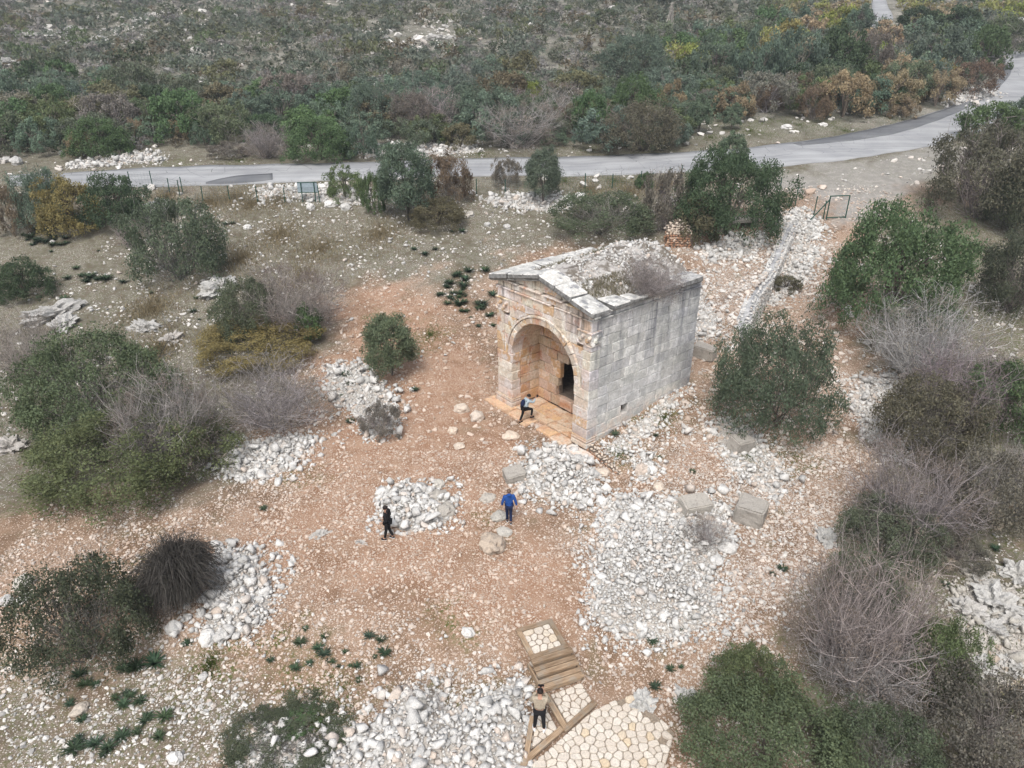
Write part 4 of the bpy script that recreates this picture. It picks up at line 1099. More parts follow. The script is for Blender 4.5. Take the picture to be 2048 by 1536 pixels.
timber("rail", LL + tw(LL, LB) @ np.array([[0, 1], [-1, 0]]) * .0, LB, .19, zl); timber("rail", LB - tw(LB, LR) * .1, LR, .19, zl + .003)
q1 = empty("landing_infill"); q1.parent = st; q1.location = (0, 0, 0)
i1 = [LL + np.array([.14, .02]), LB + np.array([.06, .17]), LR + np.array([-.10, .06]), sp(W_ - .02, vv + .02)]
obj("infill_bed", mesh("infill_bed", np.array([(*p, zl - .05) for p in i1]) - so, [(0, 1, 2, 3)], M["paver_bed"]), q1)
pave(q1, so, i1, .27, 6, zl - .015)
timber("rail", LB + np.array([-.12, .02]), (.46, 14.25), .18, zl - .03); timber("rail", (.66, 15.75), (.40, 14.1), .17, zl - .035); timber("rail", (.36, 14.12), (.1, 13.0), .2, zl - .05)
i2 = [np.array(p) for p in ((.78, 15.7), (.60, 14.6), (1.45, 15.25), (1.1, 16.1))]
q2 = empty("landing_infill"); q2.parent = st; q2.location = (0, 0, 0)
obj("infill_bed", mesh("infill_bed", np.array([(*p, zl - .07) for p in i2]) - so, [(0, 1, 2, 3)], M["paver_bed"]), q2)
pave(q2, so, i2, .25, 7, zl - .04)

# ================================================================== VEGETATION
def leaves_mesh(seed, nclump, nleaf, clump_r, leaf, aspect=.5, body=(.42, .58), rough=.3, upright=.3, low=.04, gap=0., asp=1.15):
    """leaf faces gathered in clumps through a crown of radius 1 and height 1"""
    r = np.random.default_rng(seed)
    d = r.normal(size=(nclump * 3, 3)); d /= np.linalg.norm(d, axis=1)[:, None]
    d = d[d[:, 2] > -.75][:nclump]
    off = Vector((seed * 1.7, seed * .9, 0))
    lowd = d[:, 2] < 0                      # bushes stay wide down to the ground
    hz_ = np.hypot(d[:, 0], d[:, 1]) + 1e-6; d[lowd, :2] *= (np.sqrt(1 - (d[lowd, 2] * .55) ** 2) / hz_[lowd])[:, None]
    f = np.array([1 - rough * .6 + rough * 1.1 * mnoise.noise(Vector(q) * 1.6 + off) for q in d])
    rad = f * r.uniform(.45, .97, len(d)) ** .6
    C = d * rad[:, None] * np.array([1, 1, body[1]]) + np.array([0, 0, body[0]])
    C = C[C[:, 2] > low]
    if gap: C = C[np.array([mnoise.noise(Vector(q) * 1.9 + off * 2) for q in C]) > -gap]
    C[:, 2] *= asp
    k = r.integers(0, len(C), nleaf); cr = clump_r * r.uniform(.6, 1.3, len(C))
    ld = r.normal(size=(nleaf, 3)); ld /= np.linalg.norm(ld, axis=1)[:, None]
    outw = C[k] - np.array([0, 0, body[0] * .6 * asp]); outw /= np.linalg.norm(outw, axis=1)[:, None] + 1e-6
    ld = ld + .55 * outw + np.array([0, 0, .25]); ld /= np.linalg.norm(ld, axis=1)[:, None]
    P = C[k] + ld * (cr[k] * r.uniform(.35, 1.08, nleaf))[:, None]
    P[:, 2] = np.maximum(P[:, 2], low * .5)
    nrm = ld + r.normal(0, .75, (nleaf, 3)); nrm /= np.linalg.norm(nrm, axis=1)[:, None]
    ax = r.normal(size=(nleaf, 3)) + np.array([0, 0, upright * 2]) + outw * upright
    ax -= nrm * (ax * nrm).sum(1)[:, None]; ax /= np.linalg.norm(ax, axis=1)[:, None] + 1e-9
    bx = np.cross(nrm, ax); L = leaf * r.uniform(.6, 1.4, nleaf)[:, None]
    e = np.percentile(P, [.7, 99.3], axis=0)
    P[:, :2] = (P[:, :2] - e.mean(0)[:2]) * 2 / (e[1] - e[0])[:2]; P[:, 2] *= asp / e[1][2]
    V = np.stack([P - ax * L * .5, P + bx * L * aspect * .5, P + ax * L * .5, P - bx * L * aspect * .5], 1).reshape(-1, 3)
    V[:, 2] /= asp
    F = np.arange(nleaf * 4).reshape(-1, 4)
    cl = r.random(len(C))
    rnd = np.clip(.55 * cl[k] + .45 * r.random(nleaf), 0, 1)
    return mesh("foliage", V, F, M["leaf"], rnd=rnd)
def tubes(paths, name="branches", sides=3):
    """thin tapering twigs; paths = list of (points, radii, tone)"""
    V, F, C, o = [], [], [], 0
    an = np.arange(sides) * 2 * math.pi / sides
    ring = np.column_stack([np.cos(an), np.sin(an)])
    for P, rr, tone in paths:
        P = np.asarray(P, float); n = len(P)
        t = np.gradient(P, axis=0); t /= np.linalg.norm(t, axis=1)[:, None] + 1e-9
        ref = np.array([0, 0, 1.]) if abs(t[0][2]) < .8 else np.array([1., 0, 0])
        a = np.cross(t, ref); a /= np.linalg.norm(a, axis=1)[:, None] + 1e-9; b = np.cross(t, a)
        W = P[:, None] + (a[:, None] * ring[None, :, :1] + b[:, None] * ring[None, :, 1:]) * np.asarray(rr)[:, None, None]
        V.append(W.reshape(-1, 3))
        i = (np.arange(n - 1)[:, None] * sides + np.arange(sides)[None]).ravel(); j = (np.arange(n - 1)[:, None] * sides + (np.arange(sides)[None] + 1) % sides).ravel()
        F.append(np.stack([i, j, j + sides, i + sides], 1) + o); C += [tone] * (len(i)); o += n * sides
    return mesh(name, np.concatenate(V), np.concatenate(F), M["twig"], rnd=C)
def twigs_mesh(seed, nstem, nkid=(5, 4), spread=1., thick=.012, curl=.25, ngrand=3):
    """leafless shrub: stems fanning from the base, branching twice; radius 1, height 1"""
    r = np.random.default_rng(seed); paths = []
    def grow(p, d, L, rad, lvl):
        n = 5 if lvl < 2 else 4
        pts = [np.array(p)]; dd = np.array(d)
        for k in range(n - 1):
            dd = dd + r.normal(0, curl, 3) * .5 + np.array([0, 0, .05]); dd /= np.linalg.norm(dd)
            pts.append(pts[-1] + dd * L / (n - 1))
        rr = np.linspace(rad, rad * .35, n)
        paths.append((pts, rr, r.random()))
        nk = nkid[0] if lvl == 0 else (nkid[1] if lvl == 1 else 0)
        for k in range(nk):
            i = r.integers(1, n); base = pts[i]
            kd = dd * .8 + r.normal(0, .55, 3) + np.array([0, 0, .12]); kd /= np.linalg.norm(kd)
            grow(base, kd, L * r.uniform(.38, .65), rad * .6, lvl + 1)
    for k in range(nstem):
        a = r.uniform(0, 6.283); e = spread * r.uniform(.05, 1.0) ** .7
        d = np.array([math.cos(a) * e, math.sin(a) * e, r.uniform(.5, 1.)]); d /= np.linalg.norm(d)
        grow((r.normal(0, .07), r.normal(0, .07), 0), d, r.uniform(.6, .95), thick, 0)
    allp = np.concatenate([p for p, _, _ in paths]); m = np.percentile(np.abs(allp), 98.5, axis=0)
    s = np.array([1 / max(m[0], m[1]), 1 / max(m[0], m[1]), 1 / m[2]])
    def tame(p):
        p = np.array(p) * s; q = np.hypot(p[:, 0], p[:, 1]); p[:, :2] *= np.minimum(1, 1.06 / np.maximum(q, 1e-6))[:, None]; p[:, 2] = np.clip(p[:, 2], 0, 1.08); return p
    paths = [(tame(p), q, t) for p, q, t in paths]
    return tubes(paths)
def broom_mesh(seed, n):
    r = np.random.default_rng(seed); paths = []
    T_ = [(r.uniform(0, 6.283), r.uniform(.1, 1.) ** .7, r.uniform(.62, 1.05)) for _ in range(60)]
    for k in range(n):
        ta, to, tt = T_[int(r.integers(0, 60))]
        a = ta + r.normal(0, .22); out = np.clip(to + r.normal(0, .12), .05, 1.08); top = tt + r.normal(0, .07)
        q = np.linspace(0, 1, 5)[:, None]
        start = np.array([r.normal(0, .14), r.normal(0, .14), .1 + .3 * r.random()])
        hor = np.array([math.cos(a), math.sin(a), 0]) * out * .92
        z = start[2] + (top - start[2]) * np.sin(q * math.pi * r.uniform(.5, .62)) * (1.05 - .35 * out) - .8 * out * q ** 3 * r.uniform(.15, .7)
        pts = start + hor * q ** 1.1; pts[:, 2] = np.maximum(.02, z[:, 0]); pts += r.normal(0, .03, pts.shape)
        paths.append((pts, np.linspace(.006, .0028, 5), r.random()))
    return tubes(paths)
def limbs_mesh(seed, n=7, thick=.03):
    r = np.random.default_rng(seed); paths = []
    for k in range(n):
        a = 6.283 * k / n + r.normal(0, .3); e = r.uniform(.2, .55)
        end = np.array([math.cos(a) * e, math.sin(a) * e, r.uniform(.45, .85)])
        q = np.linspace(0, 1, 6)[:, None]
        pts = end * q + np.array([0, 0, .18]) * np.sin(q * math.pi) + r.normal(0, .02, (6, 3)) * q
        paths.append((pts, np.linspace(thick, thick * .25, 6), r.random()))
        for m in range(3):
            e2 = pts[3] + r.normal(0, .16, 3) + np.array([0, 0, .1]); p2 = lerp(pts[3], e2, np.linspace(0, 1, 4)[:, None])
            paths.append((p2, np.linspace(thick * .45, thick * .12, 4), r.random()))
    return tubes(paths, sides=5)
PROTO = {}
def proto(kind, near, v):
    k = (kind, near, v)
    if k in PROTO: return PROTO[k]
    sd = (hash_ := sum(ord(c) * (i + 3) for i, c in enumerate(kind))) % 97 + v * 13 + (0 if near == 2 else 500)
    q = {3: 2.3, 2: 1., 1: .42, 0: .1}[near]; lf = {3: .66, 2: 1., 1: 1.5, 0: 2.8}[near]; cl = {3: 1., 2: 1., 1: .55, 0: .22}[near]
    n = lambda x: max(40, int(x * q))
    if kind == "dense": fo, br = leaves_mesh(sd, n(150) if near else 15, n(16000), (.13 if near == 3 else .17) if near else .34, .046 * lf, .6, rough=.32), limbs_mesh(sd)
    elif kind == "fine": fo, br = leaves_mesh(sd, n(160) if near else 16, n(17000), (.125 if near == 3 else .16) if near else .32, .045 * lf, .48, rough=.3, upright=.4), (twigs_mesh(sd, 16, (5, 3), .95, .009) if near >= 2 else limbs_mesh(sd))
    elif kind == "tall": fo, br = leaves_mesh(sd, n(220), n(24000), .24, .068 * lf, .45, body=(.5, .5), rough=.3, upright=.3, asp=2.3), limbs_mesh(sd)
    elif kind == "open": fo, br = leaves_mesh(sd, n(160), n(18000), .16, .042 * lf, .55, rough=.28, gap=.6), limbs_mesh(sd, 8, .028)
    elif kind == "sparse": fo, br = leaves_mesh(sd, n(150) if near else 14, n(20000), .17 if near else .3, .037 * lf, .55, rough=.28, gap=.8), twigs_mesh(sd, int(22 * max(cl, .35)), (5, 4) if near else (3, 0), .95, .012 if near else .02)
    elif kind == "bare": fo, br = leaves_mesh(sd, n(90) if near else 10, n(9000), .17, .026 * lf, .4, rough=.3, gap=.7), twigs_mesh(sd, int(76 * max(cl, .3)), (6, 4) if near >= 2 else (5, 3) if near else (4, 0), 1., .0075 if near else .018)
    elif kind == "broom": fo, br = leaves_mesh(sd, 110, 6000, .13, .022, .25, upright=.1), broom_mesh(sd, 4400)
    PROTO[k] = (fo, br); return PROTO[k]
# kind -> shape, foliage colour, branch colour, object name, category
SPEC = {
    "green": ("dense", (.070, .100, .042), (.12, .10, .08), "evergreen_bush", "bush"), "dark": ("dense", (.048, .064, .034), (.10, .09, .07), "evergreen_bush", "bush"),
    "brownish": ("dense", (.105, .085, .048), (.12, .10, .08), "evergreen_bush", "bush"), "olive": ("fine", (.086, .106, .078), (.14, .125, .105), "olive_bush", "bush"),
    "yellow": ("dense", (.150, .128, .042), (.14, .11, .08), "yellowing_bush", "bush"), "ygreen": ("fine", (.090, .101, .044), (.14, .125, .10), "yellowing_bush", "bush"),
    "orange": ("open", (.185, .145, .088), (.19, .155, .125), "autumn_bush", "bush"), "rust": ("sparse", (.115, .085, .055), (.18, .15, .13), "autumn_bush", "bush"),
    "greygreen": ("sparse", (.082, .090, .056), (.19, .175, .155), "scrub_bush", "bush"), "bare": ("bare", (.135, .115, .10), (.30, .265, .258), "leafless_shrub", "shrub"),
    "pale": ("bare", (.17, .15, .13), (.36, .335, .32), "leafless_shrub", "shrub"), "greybush": ("sparse", (.115, .105, .085), (.27, .24, .23), "leafless_shrub", "shrub"),
    "sapling": ("tall", (.088, .106, .060), (.16, .145, .12), "small_tree", "tree"),
    "olivegreen": ("dense", (.078, .090, .048), (.12, .10, .08), "evergreen_bush", "bush"),
    "midgreen": ("fine", (.075, .094, .048), (.16, .145, .125), "evergreen_bush", "bush"),
    "brownscrub": ("sparse", (.092, .078, .054), (.20, .175, .155), "scrub_bush", "bush"),
    "darkscrub": ("sparse", (.058, .064, .040), (.12, .11, .095), "scrub_bush", "bush"),
    "tall": ("tall", (.092, .108, .074), (.14, .125, .105), "olive_tree", "tree"), "tree": ("fine", (.066, .084, .052), (.15, .13, .11), "small_tree", "tree"),
    "broom": ("broom", (.052, .05, .040), (.085, .078, .068), "broom_bush", "bush"), "lime": ("dense", (.165, .175, .035), (.14, .11, .08), "yellowing_bush", "bush"),
}
def plant(kind, P, r, h, rz, near, v, label=None, group=None, colvar=.0, name=None, gain=1.):
    shape, fc, bc, nm, cat = SPEC[kind]
    fo, br = proto(shape, near, v)
    LG = lambda c, k: tuple(k * (.84 * x + .16 * sum(c) / 3) for x in c)
    fc, bc = LG(fc, 1.62 * gain), LG(bc, 1.12 * gain)
    if kind not in ('orange', 'yellow', 'rust', 'bare', 'pale', 'greybush'): fc = (fc[0] * .9, fc[1] * 1.02, fc[2] * .98)
    rv = lambda c: tuple(x * y for x, y in zip(c, 1 + colvar * rng.uniform(-1, 1, 3) * .5 + colvar * rng.uniform(-1, 1)))
    root = empty(name or nm, P, rz); root.scale = (r, r * rng.uniform(.9, 1.05), h)
    tree = cat == "tree"
    obj("crown" if tree else "foliage", fo, root, color=rv(fc)); obj("trunk" if tree else "branches", br, root, color=rv(bc))
    if label: tag(root, label, cat, group)
    return root
def bush(x0, y0, x1, y1, kind, label, near=None, v=None):
    """a plant whose outline in the photograph is the box given"""
    xc = (x0 + x1) / 2; yb = y1; P = ground(xc, yb)
    for _ in range(3):
        th = math.atan2(CAM_H - P.z, math.hypot(P.x, P.y))
        yb = y1 - (x1 - x0) / 2 * math.sin(th) * .8; P = ground(xc, max(yb, y0 + 4))
    s = pxm(P); r = (x1 - x0) / 2 * s; top = max(.1, (yb - y0) * s); c_, s_ = math.cos(th), math.sin(th)
    lo_, hi_ = .1, 12.
    for _ in range(24):
        h = (lo_ + hi_) / 2
        if .42 * h * c_ + math.hypot(.58 * h * c_, .85 * r * s_) > top: hi_ = h
        else: lo_ = h
    h = min(max(h, .4 * r), 3.2 * r); P.z -= .04
    if near is None: near = 2 if (x1 - x0) > 95 else 1
    if (x1 - x0) > 180 and SPEC[kind][0] in ("dense", "fine"): near = 3
    return plant(kind, P, r * 1.03, h, rng.uniform(0, 6.28), near, int(v if v is not None else rng.integers(0, 2)), label, colvar=.08)
B = bush
# --- left of the path
B(0, 335, 62, 478, "rust", "reddish brown bush at the left edge before the road")
B(42, 345, 145, 465, "olive", "silvery olive bush behind the yellowish one by the fence")
B(180, 352, 305, 462, "dark", "dark green bush right of the yellowish bush by the fence")
B(82, 360, 215, 470, "yellow", "large yellowish bush among the group by the fence at left", v=1)
B(232, 440, 290, 500, "bare", "small grey leafless shrub under the dark green bush by the fence")
B(272, 405, 452, 576, "greygreen", "big grey green scrub bush standing alone in the dry field", v=0)
B(0, 520, 108, 606, "dark", "dark bush at the left edge of the dry field")
B(520, 532, 695, 690, "bare", "grey leafless crown above the yellow brown bush", v=0)
B(432, 560, 560, 700, "greygreen", "dark twiggy bush left of the grey leafless crown")
B(405, 630, 645, 738, "yellow", "low wide yellow brown bush in the middle of the left field", 2)
B(590, 610, 650, 690, "green", "small green sprout of bush between the leafless crown and the yellow brown bush")
B(0, 630, 150, 800, "bare", "grey brown leafless bush at the left edge, middle height", v=1)
B(70, 660, 360, 900, "midgreen", "large green bush at left behind the yellowish green one", v=0)
B(90, 790, 455, 1015, "ygreen", "largest yellowish green bush at left, in front of the green one", v=1)
B(240, 745, 450, 975, "bare", "grey leafless shrub tangled in the largest bush at left", v=1)
B(440, 730, 678, 892, "bare", "purple grey leafless shrub above the white rubble patch", v=0)
B(735, 632, 832, 768, "sapling", "small light green tree beside the red path", 2, 0)
B(722, 808, 802, 888, "greybush", "small dead grey shrub at the edge of the red path")
B(285, 1066, 455, 1245, "broom", "dark drooping broom bush beside a rubble heap", 2, 0)
B(55, 1130, 295, 1370, "darkscrub", "dark twiggy bush at the lower left corner", 2, 1)
B(450, 1440, 690, 1560, "darkscrub", "low spreading shrub at the bottom edge", 2, 0).scale.z *= .45
B(560, 1425, 640, 1470, "green", "small green tuft of shrub at the bottom edge", 1)
# --- middle, before the road
B(655, 335, 728, 405, "ygreen", "pale green bush right of the sign board")
B(724, 345, 775, 435, "green", "bright green bush left of the tall olive clump")
B(762, 298, 872, 452, "tall", "tall olive clump standing before the road", 2, 0)
B(845, 312, 940, 415, "rust", "reddish twiggy bush right of the tall olive clump")
B(820, 395, 935, 462, "brownish", "low brownish bush at the foot of the tall olive clump")
B(984, 318, 1042, 378, "greybush", "round grey twiggy bush before the road")
B(1050, 302, 1122, 414, "tall", "slender grey olive tree before the road", 2, 1)
B(1100, 385, 1295, 485, "greygreen", "grey green scrub behind the tomb roof", 2, 1)
B(1285, 345, 1372, 470, "greybush", "grey brown bush left of the big dark bush")
B(1436, 268, 1492, 345, "tall", "pale slender olive tree poking above the big dark bush")
B(1352, 310, 1552, 490, "dark", "big dark bush above the ruined wall", 2, 0)
B(1345, 395, 1440, 492, "brownish", "brown bush in front of the big dark bush")
B(1270, 345, 1305, 380, "green", "small green bush by the fence right of the slender olive")
B(1540, 550, 1602, 585, "brownish", "low brown scrub at the foot of the long wall")
# --- right side
B(1640, 425, 1895, 685, "green", "largest green bush on the right, beside the track", 2, 1)
B(1425, 640, 1655, 898, "tree", "dark green small tree beside the tomb", 2, 1)
B(1850, 262, 2060, 450, "brownscrub", "brownish twiggy bush beside the road at right", 2, 0)
B(1960, 330, 2080, 470, "darkscrub", "dark scrub bush at the right edge below the road")
B(1940, 470, 2090, 640, "darkscrub", "grey green bush at the right edge", 2, 1)
B(1715, 600, 1960, 800, "pale", "pale leafless shrub with spreading branches on the right", 2, 0)
B(1800, 690, 2000, 880, "bare", "purple grey leafless shrub below the pale one", 2, 1)
B(1735, 760, 1960, 960, "brownscrub", "brownish twiggy bush at the right of the track", 2, 1)
B(1915, 720, 2080, 890, "green", "green bush at the right edge among grey shrubs", 2, 0)
B(1690, 890, 1930, 1120, "bare", "wide grey leafless shrub right of the track", 2, 0)
B(1680, 1000, 1860, 1155, "greygreen", "grey green tangled bush at the foot of the wide grey shrub", 2, 0)
B(1880, 900, 2080, 1090, "greybush", "grey twiggy bush at the right edge, middle height", 2, 1)
B(1970, 890, 2090, 1000, "pale", "pale leafless twigs at the right edge", 2, 1)
B(1560, 1110, 1830, 1420, "bare", "large grey leafless shrub at the lower right", 2, 1)
B(1640, 1110, 1790, 1240, "greygreen", "grey green bush behind the large leafless shrub", 2, 0)
B(1600, 1230, 1840, 1440, "pale", "pale twigs spread through the large leafless shrub", 2, 0)
B(1795, 1235, 1930, 1410, "ygreen", "feathery green bush at the lower right", 2, 0)
B(1420, 1300, 1580, 1440, "ygreen", "yellowish green bush behind the leafy green one at the bottom", 2, 1)
B(1360, 1375, 1690, 1640, "olivegreen", "leafy green bush at the bottom edge right of the paving", 2, 0)
B(1640, 1420, 1860, 1620, "greygreen", "dark grey scrub at the bottom edge", 2, 1)
B(1830, 1360, 2090, 1610, "greybush", "grey twiggy bush in the lower right corner", 2, 0)
B(1850, 1060, 1960, 1150, "greybush", "small grey shrub above the outcrop")
B(1365, 1025, 1455, 1112, "bare", "dead grey shrub on the right of the big rubble heap", 1)
B(800, 1375, 900, 1440, "bare", "dead twigs on top of the bottom rubble heap", 1)
# shrub rooted on the tomb roof
sp_ = Vector((*T2W(.05, 3.6), 7.3))
o = plant("bare", sp_, 1.5, 2.0, 1., 2, 1, "dry leafless shrub growing on the edge of the tomb roof"); o.rotation_euler = (.25, .15, 1.)
# --- first rows beyond the road
B(150, 240, 262, 318, "green", "green bush with rusty side beyond the road at left"); B(140, 265, 190, 318, "orange", "rusty low bush beside the green one at left")
B(385, 243, 438, 295, "olive", "round olive bush beyond the road at left"); B(340, 243, 392, 280, "orange", "bright orange bush below the rusty pole"); B(262, 240, 296, 290, "orange", "small orange bush below the rusty frame")
B(420, 285, 500, 318, "greybush", "low grey bush behind the far verge at left"); B(485, 250, 585, 322, "bare", "grey leafless bush left of the big green bush beyond the road")
B(578, 240, 705, 328, "green", "big green bush touching the road beyond"); B(690, 250, 765, 322, "olive", "grey olive bush right of the big green bush")
B(815, 232, 905, 290, "ygreen", "yellowish green bush beyond the road at the middle"); B(700, 175, 800, 270, "olive", "olive bush standing behind the grey one beyond the road"); B(780, 190, 880, 275, "greybush", "greyish bush left of the broad olive")
B(905, 175, 1040, 268, "olive", "broad olive bush beyond the road at the middle"); B(1034, 168, 1088, 222, "lime", "bright yellow green bush beyond the road")
B(958, 210, 1120, 304, "pale", "whitish leafless shrub beyond the road", 2, 0); B(1090, 215, 1150, 270, "rust", "rusty shrub right of the whitish one")
B(1145, 190, 1215, 285, "green", "green bush left of the big brown one beyond the road"); B(1215, 160, 1320, 262, "green", "tall green bush behind the big brown one")
B(1205, 210, 1355, 308, "brownscrub", "big dull brown bush touching the road beyond", 2, 1); B(1200, 80, 1340, 175, "olive", "tall olive tree on the far slope, middle")
B(1375, 190, 1420, 268, "tall", "slender olive sapling, left of a pair inside the bend"); B(1445, 210, 1480, 262, "tall", "slender olive sapling, right of the pair inside the bend")
for k, (x0, y0, x1, y1, c, lab) in enumerate([
    (1305, 165, 1370, 232, "orange", "leftmost of the orange trees inside the bend"), (1420, 170, 1510, 240, "orange", "second orange tree from the left inside the bend"), (1500, 170, 1560, 225, "rust", "rusty tree left of the middle orange tree"), (1560, 150, 1620, 215, "rust", "brown tree behind the gap of the orange row"),
    (1590, 175, 1660, 242, "rust", "brown orange tree at the front of the row"), (1630, 150, 1740, 238, "orange", "largest orange tree inside the bend"), (1720, 150, 1830, 228, "orange", "broad orange tree right of the largest one"), (1750, 118, 1850, 190, "orange", "tall orange tree behind the broad one"), (1775, 195, 1835, 238, "orange", "low orange bush below the broad orange tree"),
    (1830, 145, 1910, 215, "orange", "orange tree near the bank of white stones"), (1850, 125, 1910, 180, "yellow", "yellowish tree behind the orange ones near the bend"), (1890, 125, 1985, 195, "rust", "dark brown bush at the inside of the bend"),
    (1380, 80, 1480, 180, "olive", "first of the tall olive trees behind the orange row"), (1460, 70, 1560, 190, "olive", "second of the tall olive trees behind the orange row"), (1540, 70, 1640, 180, "olive", "third of the tall olive trees behind the orange row"), (1620, 60, 1720, 170, "dark", "fourth dark olive tree behind the orange row"), (1690, 70, 1780, 160, "greybush", "grey leafless tree right of the olive row"),
    (1800, 60, 1930, 150, "olive", "broad olive tree behind the bend"), (1920, 60, 2010, 140, "green", "green tree beside the far end of the bend"), (1960, 40, 2060, 110, "greygreen", "grey tree before the concrete building"), (1840, 20, 1960, 80, "dark", "dark tree above the bend at the far right"), (1790, 20, 1860, 75, "dark", "dark tree right of the narrow climbing road"), (1680, 15, 1740, 70, "olive", "olive tree left of the narrow climbing road")]):
    B(x0, y0, x1, y1, c, lab, 1)

# ------------------------------------------------------------------ shrubs of the hillside
ROADS = [polyW(UP + LO[::-1]), polyW([(1732, 60), (1738, 25), (1736, -8), (1776, -8), (1784, 16), (1796, 36), (1778, 60)])]
cand = []
r2 = np.random.default_rng(11)
WK = ["olive", "greygreen", "olive", "dark", "greygreen", "olive", "green", "greybush", "olive", "brownish", "ygreen", "greygreen", "bare", "olive"]
n = 15000
yy = 80 + 230 * r2.random(n) ** 1.25; xx = r2.uniform(-1, 1, n) * (yy * .80 + 12)
XY = np.column_stack([xx, yy]); ok = np.ones(n, bool)
for rp in ROADS: ok &= sdist(XY, rp) > 2.2
CLEAR = [polyW([(1330, 310), (1400, 250), (1560, 235), (1900, 215), (1990, 165), (1985, 190), (1700, 275), (1400, 310)]), polyW([(100, 350), (150, 318), (480, 312), (700, 330), (1200, 312), (1200, 285), (960, 300), (720, 290), (420, 290), (140, 310), (0, 340)])]
for rp in CLEAR: ok &= sdist(XY, rp) > .5
for (u, v, w, h, lab) in OUT:
    if v < 250:
        g = ground(u, v); ok &= (np.abs(XY[:, 0] - g.x) > w * pxm(g) * .45) | (np.abs(XY[:, 1] - g.y + 1.5) > h * pxm(g) * 1.5)
XY = XY[ok]
taken = np.zeros((0, 3))
sizes = np.clip(r2.lognormal(.55, .38, len(XY)), .9, 3.6) * np.where(XY[:, 1] > 104, np.where(XY[:, 0] < 25, .66, .85), 1.)
patch = np.array([mnoise.noise(Vector((x * .035, y * .035, 5.))) for x, y in XY]); pt2 = np.array([mnoise.noise(Vector((x * .02, y * .02, 15.))) for x, y in XY])
sel = []
grid = {}
for i in np.argsort(-sizes):
    x, y = XY[i]; s_ = sizes[i]
    key = (int(x // 6), int(y // 6)); good = True
    for a in (-1, 0, 1):
        for b_ in (-1, 0, 1):
            for (qx, qy, qs) in grid.get((key[0] + a, key[1] + b_), ()):
                if (qx - x) ** 2 + (qy - y) ** 2 < (.56 * (qs + s_)) ** 2: good = False; break
    if good and not (x < -10 and y > 105 and patch[i] > .5):
        grid.setdefault(key, []).append((x, y, s_)); sel.append(i)
def hill_kind(i):
    x, y = XY[i]; t = r2.random()
    if x > 18 and 120 < y < 175 and pt2[i] > .05: return ["olive", "lime", "orange", "green", "yellow"][int(t * 5)]
    base = patch[i] * .3 + t
    return WK[int(np.clip(base, 0, .999) * len(WK))]
kinds = [hill_kind(i) for i in sel]
app = [sizes[i] / XY[i][1] for i in sel]
order = np.argsort(-np.array(app))
WORDS = {"olive": "grey green rounded shrub", "greygreen": "dull green twiggy shrub", "greybush": "grey twiggy shrub", "dark": "dark green shrub", "green": "fresh green shrub", "brownish": "brownish shrub", "ygreen": "yellowish green shrub", "bare": "bare grey shrub", "orange": "orange brown shrub", "lime": "bright yellow green shrub", "yellow": "yellowish shrub"}
for k in order[:300]:
    i = sel[k]; x, y = XY[i]; kd = kinds[k]
    side = "left" if x < -y * .25 else ("right" if x > y * .25 else "middle")
    near_ = 1 if y < 105 else 0
    bg = 'large' if sizes[i] > 2.6 else 'medium' if sizes[i] > 1.9 else 'small'
    row = 'just beyond the road' if y < 92 else 'part way up' if y < 115 else 'high up'
    plant(kd, Vector((x, y, h1(x, y) - .05)), sizes[i] * 1.05, sizes[i] * r2.uniform(1.0, 1.5), r2.uniform(0, 6.28), near_, int(r2.integers(0, 2)), f"{bg} {WORDS[kd]} on the {side} of the hillside, {row}", f"{bg} {WORDS[kd]}s on the {side} hillside, {row}", .12, "hillside_shrub", 1.18)
# the rest of the scrub reads as one mass
groups = {}
for k in order[300:]: groups.setdefault(kinds[k], []).append(sel[k])
for kd, lst in groups.items():
    Vs, Fs, Rs, off = [], [], [], 0
    lib = []
    for v in (0, 1):
        fo = leaves_mesh(700 + v + len(kd), 12, 155, .36, .29, .8, rough=.3)
        co = np.empty(len(fo.vertices) * 3, np.float32); fo.vertices.foreach_get("co", co)
        rn = np.empty(len(fo.polygons), np.float32); fo.attributes["rnd"].data.foreach_get("value", rn); lib.append((co.reshape(-1, 3), rn))
    for i in lst:
        V, rn = lib[int(r2.integers(0, 2))]; a = r2.uniform(0, 6.28); x, y = XY[i]; s_ = sizes[i]
        Rz = np.array([[math.cos(a), -math.sin(a), 0], [math.sin(a), math.cos(a), 0], [0, 0, 1]])
        W = (V.reshape(-1, 4, 3)[:, [0, 1, 2]].reshape(-1, 3) @ Rz.T) * np.array([s_ * 1.08, s_ * 1.08, s_ * r2.uniform(.95, 1.4)]) + np.array([x, y, h1(x, y) - .05])
        Vs.append(W); Fs.append(np.arange(len(W)).reshape(-1, 3) + off); off += len(W); Rs.append(np.clip(rn * .7 + r2.uniform(0, .3), 0, 1))
    me = mesh("hillside_scrub", np.concatenate(Vs), np.concatenate(Fs), M["leaf"], rnd=np.concatenate(Rs))
    fc = tuple(1.75 * (.72 * x + .28 * sum(SPEC[kd][1]) / 3) for x in SPEC[kd][1]) if kd not in ("bare", "greybush") else (.25, .24, .23)
    tag(obj("hillside_scrub", me, color=fc), f"mass of small {WORDS[kd]}s covering the far hillside", kind="stuff")

